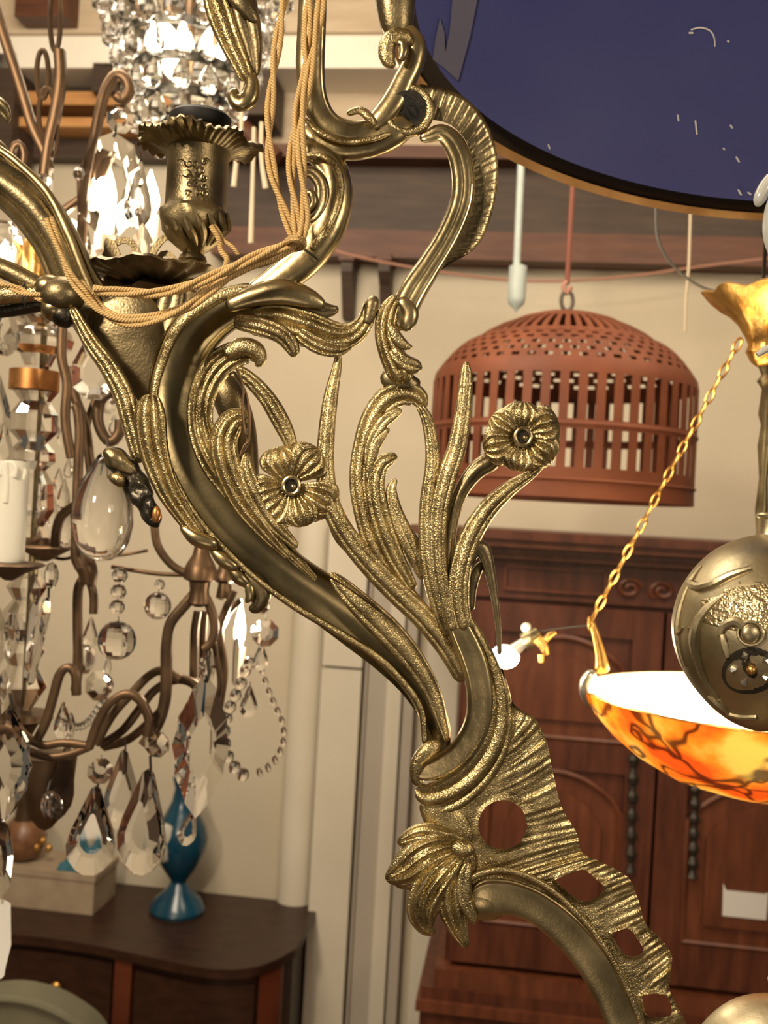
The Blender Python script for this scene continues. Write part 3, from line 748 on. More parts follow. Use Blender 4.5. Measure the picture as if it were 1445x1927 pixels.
obj('shell_crest', crest(G(), CO, CI, k=24, nv=34, z=2, hf=crest_h, th=10,
    holes=(circ(946, 1552, 46), [(1044, 1656), (1070, 1644), (1098, 1637), (1118, 1652), (1137, 1671), (1122, 1688), (1100, 1696), (1072, 1682)],
           [(1150, 1756), (1168, 1750), (1186, 1750), (1200, 1768), (1210, 1786), (1202, 1798), (1180, 1798), (1164, 1782)],
           [(1207, 1874), (1230, 1870), (1254, 1874), (1262, 1892), (1262, 1910), (1238, 1915), (1216, 1908)])), BR, bc, 60)
S_('lower_scroll', [(888, 1694, 60), (920, 1690, 74), (962, 1690, 66), (1010, 1708, 62), (1062, 1748, 64), (1108, 1800, 66), (1148, 1862, 70), (1178, 1927, 74), (1196, 1990, 76)], BS, z=14, dome=.13, rl=.0, rr=.10, rw=.10, nu=28, wob=0)
S_('scroll_ridge', [(872, 1690, 8), (884, 1656, 12), (925, 1640, 14), (975, 1644, 14), (1030, 1670, 14), (1082, 1716, 14), (1128, 1770, 14), (1168, 1836, 14), (1196, 1900, 14), (1220, 1970, 14)], BR, z=20, dome=.6, nu=12)
obj('scroll_bulb', G().sphere(at(914, 1692, DB + .0005), .0132, 32, 18, (1.05, .55, .84)), BS, bc)
# --- leaf cluster
S_('cluster_leaf', [(800, 1560, 50), (835, 1590, 80), (860, 1625, 84), (872, 1660, 60)], BR, z=4, dome=.2, fl=2, fa=.06)
S_('cluster_leaf', [(878, 1590, 24), (840, 1594, 62), (796, 1612, 78), (758, 1640, 62), (726, 1656, 20)], BR, z=20, dome=.24, fl=4, fa=.15)
S_('cluster_leaf', [(858, 1586, 24), (828, 1574, 44), (790, 1572, 46), (756, 1584, 22), (748, 1588, 10)], BR, z=14, dome=.34, fl=3, fa=.14)
S_('cluster_leaf', [(800, 1640, 30), (775, 1655, 40), (756, 1662, 24), (742, 1664, 10)], BR, z=12, dome=.3, fl=1, fa=.14)
S_('cluster_leaf', [(876, 1600, 20), (846, 1632, 56), (812, 1672, 74), (796, 1712, 64), (802, 1742, 40), (818, 1758, 12)], BR, z=16, dome=.28, fl=4, fa=.15)
S_('cluster_leaf', [(878, 1612, 20), (856, 1656, 52), (850, 1700, 56), (862, 1745, 40), (878, 1784, 12)], BR, z=12, dome=.3, fl=3, fa=.16)
S_('cluster_leaf', [(882, 1622, 14), (874, 1650, 30), (872, 1690, 32), (888, 1724, 22), (892, 1740, 8)], BR, z=24, dome=.36, fl=1, fa=.12)
obj('cluster_bead', G().sphere(at(870, 1597, DB - .010), .0052, 18, 12, (1.3, .8, .9)), BR, bc)

# --- flowers: petals, throat and pistil
def flower(cx, cy, petals, z, m=BR):
    f = obj('flower', G().sphere(at(cx, cy, DB - z * k_ + .001), 15 * k_, 16, 10, (1.2, .6, 1.2)), m, bc)
    for (a, L, w, dz, bend) in petals:
        a = radians(a); dx, dy = cos(a), sin(a)
        p = []
        for t, ww in ((.12, .22), (.35, .55), (.6, .9), (.82, 1.0), (1.0, .62)):
            b = bend * t * t
            p.append((cx + L * t * dx - b * dy, cy + L * t * dy + b * dx, w * ww, dz * t + 16 * t * (1 - t)))
        obj('petal', strip(G(), p, z=z, dome=.16, fl=5, fa=.085, th=.14, nu=24, wob=1.2), m, f, 42)
    o = at(cx, cy, DB - (z + 17) * k_)
    r_ = [at(cx + 15 * cos(2*pi*i/24), cy + 16 * sin(2*pi*i/24), DB - (z + 18) * k_) for i in range(24)]
    obj('throat_ring', G().tube(r_, .0011, 8, closed=True), BS, f)
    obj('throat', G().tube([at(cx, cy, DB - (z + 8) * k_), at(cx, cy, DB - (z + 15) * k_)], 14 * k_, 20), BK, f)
    obj('pistil', G().sphere(at(cx + 4, cy + 2, DB - (z + 18) * k_), 6 * k_, 12, 8), BS, f)
    return f
flower(548, 914, [(-118, 76, 92, -2, 14), (168, 76, 88, 0, -12), (22, 92, 92, -6, 14), (120, 84, 92, 2, 16), (-62, 84, 88, 4, 16), (68, 80, 74, 10, 8)], 22)
flower(984, 822, [(-95, 66, 84, 0, 8), (-30, 72, 96, -2, 10), (38, 72, 92, 0, 8), (158, 78, 84, 4, 6), (-150, 70, 80, 0, 4), (100, 66, 82, 8, 0)], 30)

# --- second arm sweeping in from the upper left
DA = .60
def A_(name, pts, m=BD, lab=None, D=DA, **kw): return obj(name, strip(G(), pts, D=D, **kw), m, bc, 42, lab)
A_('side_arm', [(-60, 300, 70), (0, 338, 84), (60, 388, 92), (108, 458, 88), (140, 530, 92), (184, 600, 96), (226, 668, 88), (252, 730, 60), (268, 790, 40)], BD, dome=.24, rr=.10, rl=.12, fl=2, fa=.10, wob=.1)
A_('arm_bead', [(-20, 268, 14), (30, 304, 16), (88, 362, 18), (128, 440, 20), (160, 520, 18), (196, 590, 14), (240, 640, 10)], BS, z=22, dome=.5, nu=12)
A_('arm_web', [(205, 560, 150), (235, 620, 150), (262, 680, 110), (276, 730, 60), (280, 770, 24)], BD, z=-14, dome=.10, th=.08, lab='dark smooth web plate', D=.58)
A_('arm_edge', [(134, 578, 18), (168, 640, 30), (204, 690, 36), (232, 742, 40), (248, 800, 38), (268, 870, 36)], BR, z=18, dome=.4, fl=2, fa=.10, D=.57)
S_('acanthus_leaf', [(284, 742, 40), (282, 790, 62), (290, 850, 56), (312, 915, 46), (345, 968, 38), (378, 1012, 30)], BR, z=22, dome=.26, fl=3, fa=.15)
S_('leaf_scale', [(340, 990, 12), (368, 1012, 30), (400, 1024, 26), (412, 1030, 10)], BS, z=24, dome=.5)
S_('leaf_scale', [(395, 1030, 10), (418, 1052, 26), (440, 1066, 22), (452, 1070, 8)], BS, z=18, dome=.5)
S_('leaf_scale', [(425, 1060, 10), (448, 1085, 26), (465, 1098, 18), (474, 1100, 8)], BS, z=12, dome=.5)
S_('leaf_curl', [(452, 1078, 20), (478, 1092, 38), (492, 1118, 38), (482, 1142, 26), (468, 1146, 12)], BD, z=0, dome=.45)
S_('leaf_curl', [(455, 1096, 8), (468, 1104, 18), (470, 1122, 18), (462, 1134, 8)], BS, z=14, dome=.4)
S_('broken_leaf', [(200, 850, 30), (222, 868, 50), (248, 900, 54), (270, 940, 48), (290, 978, 30), (298, 992, 12)], BK, z=0, dome=.36, wob=6, lab='blackened broken leaf end')
S_('broken_leaf', [(196, 846, 20), (216, 862, 34), (240, 880, 26), (256, 890, 10)], BD, z=16, dome=.4, wob=4)
S_('broken_leaf', [(204, 896, 14), (222, 902, 26), (232, 916, 14)], BR, z=22, dome=.5)
obj('solder_scar', G().sphere(at(294, 968, DB - .006), .0035, 10, 8, (.7, .6, 1.3)), COPPER, bc)
# hub where the arms bolt together, and the rods that leave it to the left
for (x, y, r, m) in ((92, 540, 26, BS), (104, 582, 27, BS), (118, 556, 40, BD), (122, 594, 26, BK)):
    obj('hub_knob', G().sphere(at(x, y, DA - .03), r * DA / FPX, 16, 10, (1, .9, .85)), m, bc)
obj('rod', G().ptube([(-40, 490, 18), (20, 512, 19), (88, 548, 20)], DA - .02, 10), BD, bc)
obj('rod', G().ptube([(-40, 560, 17), (40, 553, 17), (92, 552, 15)], DA - .025, 10), BR, bc, 42, 'bright yellow brass rod')
obj('rod', G().ptube([(-40, 590, 13), (30, 580, 15), (92, 566, 17)], DA - .015, 10), BK, bc)
obj('binding_wire', G().tube([at(46 + 4 * cos(i * .8), 553 + 19 * sin(i * .8), DA - .035) for i in range(16)], .0006, 6), BK, bc)
# strap loops standing on the drip pan
for i, p in enumerate(([(205, 560, 14), (212, 500, 13), (206, 456, 10), (222, 500, 13), (250, 575, 17)], [(188, 505, 6), (205, 470, 6), (232, 452, 6), (254, 465, 6), (268, 500, 6)], [(280, 500, 6), (292, 468, 6), (312, 446, 6), (330, 450, 6)], [(292, 500, 5), (305, 478, 5), (322, 480, 5), (334, 500, 5)])):
    obj('strap_loop', G().ptube(p, DB + .07 + .005 * i, 8, sect=[(-.4, -1), (.4, -1), (.4, 1), (-.4, 1)]), BD, bc, 42)
# drip pan and candle socket (round, upright)
DC = .63; kc = DC / FPX
def lat(name, prof, cx, cy, m, n=40, wav=None, D=DC, par=bc, cap=True, sm=42):
    kk = D / FPX
    return obj(name, G().lathe([(r * kk, -(y - cy) * kk) for r, y in prof], at(cx, cy, D), n, wav, cap=cap), m, par, sm)
def panwav(i, a, r, z):
    return (r * (1 + .05 * sin(7 * a) + .02 * sin(19 * a)), z + .0007 * sin(7 * a + .5) + .0006 * sin(21 * a))
lat('drip_pan', [(20, 522), (60, 518), (100, 512), (122, 508), (130, 514), (122, 522), (96, 528), (60, 536), (30, 544), (18, 560)], 296, 515, BD, 96, panwav)
lat('pan_leaf_ring', [(14, 540), (52, 536), (70, 548), (44, 566), (20, 590), (12, 620)], 300, 560, BD, 48, lambda i, a, r, z: (r * (1 + .12 * sin(6 * a)), z))
A_('support_leaf', [(330, 530, 50), (318, 580, 60), (300, 640, 60), (285, 700, 40)], BD, z=0, dome=.3, D=.62, fl=1, fa=.08)
sk = lat('candle_socket', [(22, 494), (27, 490), (24, 482), (18, 478), (30, 468), (46, 455), (60, 436), (66, 418), (65, 402), (58, 394), (57, 380), (57, 300), (60, 290), (60, 280), (40, 280), (40, 300)], 368, 390, BD, 72,
         lambda i, a, r, z: (r + (.0007 * sin(6 * a + z * 260) if 3 < i < 9 else 0), z))
def curlwav(i, a, r, z):
    f = max(0, (r / kc - 55) / 60)
    return (r * (1 + f * (.05 * sin(7 * a + .6) + .06 * sin(3 * a) + .02 * sin(31 * a))), z + kc * f * (5 * sin(7 * a) + 3.5 * sin(41 * a)) - kc * f * 6)
lat('bobeche', [(40, 282), (58, 281), (74, 274), (90, 264), (104, 258), (114, 262), (114, 265), (103, 263), (88, 269), (72, 279), (58, 287), (40, 288)], 372, 270, BD, 160, curlwav, par=sk)
lat('black_ring', [(30, 242), (52, 243), (58, 236), (58, 222), (52, 216), (30, 216), (28, 230)], 377, 230, BLACK, 40, par=sk)
lat('neck', [(40, 282), (44, 262), (46, 240), (40, 230)], 376, 262, BD, 32, par=sk)
# chased scrolls on the cup
rc = random.Random(11)
for i in range(22):
    x = 342 + 42 * (i % 4) / 3 + rc.uniform(-4, 4); y = 308 + 68 * (i // 4) / 5 + rc.uniform(-4, 4); r = rc.uniform(6, 9); sg = 1 if i % 2 else -1
    P = []
    for q in range(15):
        aa = q * .62 * sg + i * 1.3; rr = r * (.2 + .8 * q / 14)
        px = x + rr * cos(aa); py = y + rr * sin(aa); dx = (px - 368) / 58
        P.append(at(px, py, DC - sqrt(max(.02, 1 - dx * dx)) * 57.2 * kc))
    obj('chased_scroll', G().tube(P, [.0003 + .0006 * q / 14 for q in range(15)], 6), BD, sk)
for i in range(7):
    P = []
    for q in range(9):
        t = q / 8; yy = 400 + 62 * t; rad = (64 - 2 * t) if t < .5 else 63 - 44 * (t - .5) * 1.6
        a = radians(205 + i * 22 + 25 * t); px = 368 + rad * cos(a)
        P.append(at(px, yy, DC + rad * sin(a) * kc))
    obj('gadroon', G().tube(P, [.0006 + .0016 * sin(pi * q / 8) for q in range(9)], 6), BD, sk)

# --- gilt leaf hanging in at the top
DT = .54
def T_(name, pts, m=BR, **kw): return obj(name, strip(G(), pts, D=DT, **kw), m, bc, 42)
T_('hanging_leaf', [(395, -40, 40), (412, 20, 50), (432, 75, 44), (452, 118, 36), (466, 152, 30)], BR, z=8, dome=.28, fl=2, fa=.14)
T_('hanging_leaf', [(450, -30, 50), (462, 30, 52), (474, 80, 40), (480, 120, 24), (482, 144, 10)], BD, z=0, dome=.34, fl=1, fa=.16)
T_('hanging_leaf', [(420, -40, 30), (452, 0, 40), (474, 30, 26), (484, 44, 8)], BD, z=14, dome=.4)
T_('leaf_curl', [(470, 135, 16), (474, 160, 30), (468, 184, 38), (452, 192, 38), (440, 180, 26), (444, 166, 14)], BS, z=12, dome=.45)
# ragged leaf ends on the left edge
A_('leaf_tip', [(-20, 190, 40), (2, 205, 34), (12, 220, 20), (14, 232, 8)], BD, z=6, dome=.4, fl=1, fa=.2)
A_('leaf_tip', [(-30, 262, 30), (0, 280, 26), (20, 310, 14)], BD, z=0, dome=.4)
A_('side_post', [(400, 690, 22), (425, 735, 60), (450, 800, 60), (462, 880, 50), (470, 950, 34)], BD, z=-40, dome=.4, D=.60, lab='dark plain post behind the leaves')
# thin loose wires
obj('loose_wire', G().tube([at(*p, DB - .012) for p in cr([(440, 700), (462, 740), (470, 790), (466, 830), (455, 852)], 24)], .0009, 6), BZ, bc)
obj('loose_wire', G().tube([at(*p, DB - .014) for p in cr([(446, 695), (458, 730), (456, 770), (462, 818), (468, 815), (468, 832), (460, 838), (452, 858)], 30)], .0007, 6), BZ, bc)

# ---- braided cords
cords = thing('braided_cords', 'bundle of tan braided electric cords tied to the brass chandelier', 'cord', at(560, 450, .53))
def cord(pts, ph=0, amp=5, per=95, D=.53, r=5.2):
    c = cr([(p + (0,))[:3] for p in pts], max(20, int(sum(hypot(q[0]-p[0], q[1]-p[1]) for p, q in zip(pts, pts[1:])) / 7)))
    L = 0; P = []
    for i, p in enumerate(c):
        a = c[max(0, i-1)]; b = c[min(len(c)-1, i+1)]
        tx, ty = b[0]-a[0], b[1]-a[1]; l = hypot(tx, ty) or 1
        if i: L += hypot(p[0]-c[i-1][0], p[1]-c[i-1][1])
        w = 2 * pi * L / per + ph
        P.append(at(p[0] - ty/l * amp * cos(w), p[1] + tx/l * amp * cos(w), D - p[2] - amp * sin(w) * D / FPX))
    return G().tube(P, r * D / FPX, 10)
PB = [(540, -30), (525, 60), (512, 160), (506, 250), (512, 320), (530, 385), (555, 450)]
PC = [(582, -30), (578, 60), (572, 150), (556, 230), (548, 320), (556, 400), (562, 450)]
PD = [(608, -30), (598, 50), (580, 150), (566, 250), (570, 340), (574, 410), (566, 452)]
for k, (pp, n) in enumerate(((PB, 2), (PC, 2), (PD, 2))):
    for j in range(n):
        obj('cord_strand', cord(pp, ph=pi * j + k, amp=5.5, per=230 + 20 * k, D=.53 - .003 * k), CORD, cords)
PE = [(566, 452), (520, 468), (470, 488), (420, 512), (370, 532), (320, 548), (260, 552), (210, 548), (175, 545)]
PF = [(566, 458), (530, 480), (470, 500), (400, 545), (350, 580), (300, 600), (240, 608), (195, 590), (160, 555), (130, 515), (108, 455), (92, 410)]
PG = [(560, 462), (500, 492), (450, 508), (405, 530), (352, 572), (290, 596), (230, 596), (185, 575), (150, 530)]
for k, (pp, n, ww) in enumerate(((PE, 3, 6), (PF, 2, 5), (PG, 2, 4))):
    for j in range(n):
        obj('cord_strand', cord(pp, ph=2 * pi * j / n + k, amp=ww, per=260, D=.525 + .004 * k, r=4.8), CORD, cords)
obj('cord_strand', cord([(-40, 530), (0, 538), (40, 546), (80, 562)], 0, 4, 120, D=.545, r=4.2), CORD, cords)
obj('cord_strand', cord([(-40, 522), (0, 532), (40, 548), (76, 556)], 2, 4, 120, D=.545, r=4.2), CORD, cords)
obj('cord_strand', cord([(400, 425, 0), (408, 445, 0), (416, 470, 0), (428, 486, 0), (420, 505, 0)], 0, 2, 60, D=.588, r=5.5), CORD, cords)
obj('cord_strand', cord([(402, 425, 0), (418, 448, 0), (436, 462, 0), (446, 480, 0)], 2, 2, 60, D=.590, r=4.0), CORD, cords)
obj('tie', G().tube([at(556 + 18 * cos(i * .7), 452 + 9 * sin(i * .7) + i * .5, .518 + .006 * (1 + sin(i * .7))) for i in range(22)], .0011, 6), CORD, cords)

# ================================================================== BLUE GLASS DISC WITH BRASS RIM (upper right)
pN = (FV * .80 - UV_ * -.60); pN = (UV_ * .60 + FV * .80).normalized()   # plate leans: its top edge is nearer the lens
pP = at(1250, 370, .85)
def onp(px, py, off=0.0):
    r = at(px, py, 1) - CAM; t = (pP - pN * off - CAM).dot(pN) / r.dot(pN)
    return CAM + r * t
def ell(k, n=120, cx=1496, cy=-8): return [(cx + 716 * k * cos(2*pi*i/n), cy + 388 * k * sin(2*pi*i/n)) for i in range(n)]
disc = thing('blue_glass_disc', 'big round dark blue glass disc with a thin brass rim at the top', 'disc', onp(1496, -8))
disc_c = onp(1496, -8)
def plate(k0, o0, o1, zc=0):
    g = G(); E = ell(k0); n = len(E)
    for o in (o0, o1): g.v += [onp(x, y, o) for x, y in E]
    g.f.append(tuple(range(n))); g.f.append(tuple(range(n, 2*n))[::-1])
    for i in range(n): j = (i+1) % n; g.f.append((i, i+n, j+n, j))
    return g
def ring(ka, kb, o0, o1):
    g = G(); A = ell(ka); B = ell(kb); n = len(A)
    for E, o in ((A, o1), (B, o1), (B, o0), (A, o0)): g.v += [onp(x, y, o) for x, y in E]
    for q in range(4):
        r = (q + 1) % 4
        for i in range(n): j = (i+1) % n; g.f.append((q*n+i, q*n+j, r*n+j, r*n+i))
    return g
BLUEG = mat('blue_glass', (.028, .030, .15), .22, spec=.35, nscale=2.2, color2=(.055, .065, .18), nvar=.08)
obj('glass', plate(1.0, 0, .006), BLUEG, disc, 30)
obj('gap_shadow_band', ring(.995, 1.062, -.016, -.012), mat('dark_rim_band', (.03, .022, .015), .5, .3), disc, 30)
obj('brass_rim', ring(1.058, 1.094, -.022, -.004), mat('rim_brass', (.62, .36, .16), .42, 1, nscale=40, nvar=.1, color2=(.78, .50, .24)), disc, 30)
FLK = mat('white_fleck', (.55, .55, .6), .8)
for (x, y, w, h) in ((1300, 62, 8, 0), (1310, 240, 3, 26), (1276, 222, 2, 12), (1376, 238, 4, 6), (1388, 300, 6, 10), (1392, 362, 6, 10), (1033, 276, 3, 8), (1410, 364, 6, 4), (1362, 280, 3, 3), (1370, 78, 3, 3)):
    g = G(); P = [onp(x - w/2, y - h/2, .0065), onp(x, y, .0068), onp(x + w/2, y + h/2, .0065)]; g.tube(P, .0006, 5)
    obj('scratch_mark', g, FLK, disc, 30)
g = G(); g.tube([onp(*p, .0065) for p in cr([(1300, 56), (1318, 52), (1336, 58), (1344, 72), (1345, 88)], 14)], .0005, 5); obj('scratch_mark', g, FLK, disc, 30)
tp = [(852, -10), (900, -10), (884, 70), (862, 152), (838, 130), (814, 112), (820, 70), (828, 34), (836, 60), (838, 98), (846, 60)]
g = G(); g.v = [onp(x, y, o) for o in (.0064, .0072) for x, y in tp]; n = len(tp)
g.f = [tuple(range(n)), tuple(range(n, 2*n))[::-1]] + [(i, i+n, (i+1) % n + n, (i+1) % n) for i in range(n)]
obj('tape_strip', g, mat('clear_tape', (.09, .09, .14), .35), disc, 0)

# ================================================================== RUST PIERCED SHADE
DS = 1.85; ks = DS / FPX
sp = thing('pierced_shade', 'rust red pierced dome lamp shade hanging before the wall on the right', 'lamp shade', at(1062, 780, DS))
base = at(1058, 780, DS)
rows = [(3, 588, 's'), (30, 590, 's'), (60, 594, 's'), (90, 603, 's'), (104, 610, 'r'), (128, 620, 'r'), (150, 632, 'r'), (164, 642, 's')]
rr_ = 168; yy = 644
for i in range(12):
    a = i / 12
    rows.append((170 + 68 * a ** .8, 648 + 62 * a ** 1.3, 's' if i % 2 else 'c%d' % (i // 2 % 2)))
rows += [(242, 716, 's'), (245, 732, 'v'), (246, 810, 's'), (246, 826, 'v'), (246, 890, 's'), (246, 922, 's'), (247, 941, 's')]
NA = 100; g = G()
shell = lambda r, y, k: base + Vector((r * ks * cos(2*pi*k/NA), r * ks * sin(2*pi*k/NA), -(y - 780) * ks))
for off in (0, 3.0):
    for (r, y, c) in rows:
        for k in range(NA): g.v.append(shell(max(1, r - off), y + (off if r < 200 else 0), k))
nr = len(rows); keep = {}
for i in range(nr - 1):
    c = rows[i][2]
    for k in range(NA):
        if c == 's': ok = True
        elif c in 'rv': ok = (k % 2 == 0) if c == 'v' else (k % 2 == 0)
        else: ok = (k + int(c[1])) % 2 == 0
        keep[(i, k)] = ok
I = lambda i, k, o: o * nr * NA + i * NA + (k % NA)
for (i, k), ok in keep.items():
    if not ok: continue
    g.f.append((I(i, k, 0), I(i, k+1, 0), I(i+1, k+1, 0), I(i+1, k, 0)))
    g.f.append((I(i+1, k, 1), I(i+1, k+1, 1), I(i, k+1, 1), I(i, k, 1)))
    if not keep.get((i, (k-1) % NA)): g.f.append((I(i, k, 0), I(i+1, k, 0), I(i+1, k, 1), I(i, k, 1)))
    if not keep.get((i, (k+1) % NA)): g.f.append((I(i+1, k+1, 0), I(i, k+1, 0), I(i, k+1, 1), I(i+1, k+1, 1)))
    if i == 0 or not keep[(i-1, k)]: g.f.append((I(i, k+1, 0), I(i, k, 0), I(i, k, 1), I(i, k+1, 1)))
    if i == nr-2 or not keep[(i+1, k)]: g.f.append((I(i+1, k, 0), I(i+1, k+1, 0), I(i+1, k+1, 1), I(i+1, k, 1)))
obj('pierced_shell', g, TERRA, sp, 35)
hb = lambda r0, y0, y1, nm: obj(nm, G().lathe([(r0 * ks, -(y0 - 780) * ks), ((r0 + 3) * ks, -((y0 + y1) / 2 - 780) * ks), (r0 * ks, -(y1 - 780) * ks), ((r0 - 4) * ks, -((y0 + y1) / 2 - 780) * ks)], base, 64, cap=False), TERRA, sp)
hb(247, 908, 914, 'rim_band'); hb(246, 812, 824, 'middle_band')
obj('hanging_ring', G().tube([at(1067 + 11 * cos(2*pi*i/20), 566 + 19 * sin(2*pi*i/20), DS) for i in range(20)], .0035, 8, closed=True), IRON, sp)
obj('hook', G().ptube([(1067, 530, 5), (1060, 540, 5), (1066, 552, 5), (1074, 540, 5)], DS, 8), PINKM, sp)
obj('hanging_rope', G().tube([(at(1067, 535, DS).x, DS, 3.62), at(1067, 535, DS)], .0045, 8), mat('rust_rope', (.16, .05, .03), .7), sp)

# ================================================================== BOWL LAMP (amber glass, hung on chains)
DL = 1.02; kl = DL / FPX; cxl, cyl = 1442, 1318
bl = thing('amber_bowl_lamp', 'lit amber marbled glass bowl lamp hanging on gilt chains at the right', 'pendant lamp', at(cxl, cyl, DL))
def amber():
    m = mat('amber_marble_glass', (.8, .35, .08), .25); nt = m.node_tree; b = nt.nodes['Principled BSDF']
    tc = nt.nodes.new('ShaderNodeTexCoord'); n = nt.nodes.new('ShaderNodeTexNoise'); n.inputs['Scale'].default_value = 16; n.inputs['Detail'].default_value = 6
    n2 = nt.nodes.new('ShaderNodeTexNoise'); n2.inputs['Scale'].default_value = 14
    mix = nt.nodes.new('ShaderNodeMix'); mix.data_type = 'VECTOR'; mix.inputs[0].default_value = .16
    nt.links.new(tc.outputs['Object'], n.inputs['Vector']); nt.links.new(tc.outputs['Object'], n2.inputs['Vector'])
    nt.links.new(tc.outputs['Object'], mix.inputs[4]); nt.links.new(n2.outputs['Color'], mix.inputs[5])
    v = nt.nodes.new('ShaderNodeTexVoronoi'); v.feature = 'DISTANCE_TO_EDGE'; v.inputs['Scale'].default_value = 13
    nt.links.new(mix.outputs[1], v.inputs['Vector'])
    r = nt.nodes.new('ShaderNodeValToRGB'); e = r.color_ramp.elements
    e[0].position = .38; e[0].color = (.85, .09, .006, 1); e[1].position = .62; e[1].color = (1, .55, .08, 1)
    el = r.color_ramp.elements.new(.5); el.color = (1, .26, .015, 1)
    nt.links.new(n.outputs['Fac'], r.inputs[0])
    r2 = nt.nodes.new('ShaderNodeValToRGB'); r2.color_ramp.elements[0].position = .02; r2.color_ramp.elements[0].color = (.16, .16, .35, 1); r2.color_ramp.elements[1].position = .075; r2.color_ramp.elements[1].color = (1, 1, 1, 1)
    nt.links.new(v.outputs['Distance'], r2.inputs[0])
    mu = nt.nodes.new('ShaderNodeMix'); mu.data_type = 'RGBA'; mu.blend_type = 'MULTIPLY'; mu.inputs[0].default_value = 1
    nt.links.new(r.outputs[0], mu.inputs[6]); nt.links.new(r2.outputs[0], mu.inputs[7])
    nt.links.new(mu.outputs[2], b.inputs['Base Color']); nt.links.new(mu.outputs[2], b.inputs['Emission Color']); b.inputs['Emission Strength'].default_value = 1.05
    return m
bowlp = [(340, 0), (334, 18), (316, 48), (284, 82), (240, 116), (180, 148), (110, 168), (50, 178), (2, 181)]
obj('bowl', G().lathe([(r * kl, -y * kl) for r, y in bowlp], at(cxl, cyl, DL), 72, cap=False), amber(), bl)
inner = [(336, 0), (328, 18), (308, 46), (276, 78), (232, 110), (172, 140), (104, 160), (46, 170), (2, 173)]
obj('bowl_lining', G().lathe([(r * kl, -y * kl) for r, y in inner], at(cxl, cyl, DL), 72, cap=False), mat('pale_lining', (.95, .85, .6), .5, emit=(1, .62, .22), es=.5), bl)
obj('bowl_rim', G().lathe([(336 * kl, 0), (341 * kl, 1 * kl), (342 * kl, -2 * kl), (338 * kl, -4 * kl)], at(cxl, cyl, DL), 72, cap=False), GILT, bl)
for i in range(3):
    a = 2 * pi * i / 3 + .6; p = at(cxl, cyl, DL) + Vector((150 * kl * cos(a), 150 * kl * sin(a), -38 * kl))
    bb = obj('bulb', G().sphere(p, .024, 18, 12), BULB, bl); obj('bulb_socket', G().tube([p + Vector((0, 0, -.02)), p + Vector((0, 0, -.05))], .014, 12), IRON, bb)
point('bowl_light', at(cxl, cyl - 5, DL), 3.2, (1, .74, .42), .05)
# chain from the canopy to the rim
def chain(p0, p1, n, D, m, par, r=5):
    for i in range(n):
        t0 = i / n; t1 = (i + 1.15) / n
        a = at(p0[0] + (p1[0]-p0[0]) * t0, p0[1] + (p1[1]-p0[1]) * t0, D); b = at(p0[0] + (p1[0]-p0[0]) * t1, p0[1] + (p1[1]-p0[1]) * t1, D)
        c = (a + b) / 2; T = (b - a); L = T.length / 2; T.normalize()
        N = (FV if i % 2 else RV); N = (N - T * N.dot(T)).normalized()
        w = r * D / FPX
        obj('chain_link', G().tube([c + T * L * cos(2*pi*q/14) + N * w * sin(2*pi*q/14) for q in range(14)], w * .42, 6, closed=True), m, par)
chain((1394, 636), (1112, 1168), 22, DL, GILT, bl, 6)
lat('canopy', [(3, 556), (70, 552), (108, 552), (116, 556), (106, 568), (88, 582), (66, 596), (48, 614), (36, 636), (30, 650), (34, 664), (24, 682), (14, 690)], 1442, 600, GILT, 72, lambda i, a, r, z: (r * (1 + .05 * sin(9 * a) * (1 if 1 < i < 8 else .2)), z + (.002 * sin(9 * a) if 1 < i < 6 else 0)), D=DL, par=bl)
lat('center_stem', [(12, 680), (20, 692), (14, 706), (22, 718), (12, 732), (16, 780), (10, 800), (14, 840), (8, 900), (12, 960), (8, 1000), (8, 1290)], 1442, 800, BD, 20, D=DL, par=bl)
lat('hook_ring', [(2, 400), (10, 420), (12, 440), (4, 452), (3, 554)], 1438, 500, IRON, 12, D=DL, par=bl)
obj('rim_bracket', strip(G(), [(1112, 1166, 10), (1122, 1200, 16), (1130, 1235, 22), (1134, 1268, 34)], D=DL, dome=.4, fl=1, fa=.12), GILT, bl)
obj('rim_bracket', strip(G(), [(1108, 1160, 6), (1112, 1176, 14), (1108, 1186, 5)], D=DL, dome=.4), GILT, bl)
obj('rim_clip', strip(G(), [(1118, 1262, 20), (1104, 1282, 26), (1102, 1306, 22), (1110, 1330, 10)], D=DL - .01, dome=.5), mat('nickel', (.5, .48, .42), .35, 1), bl)

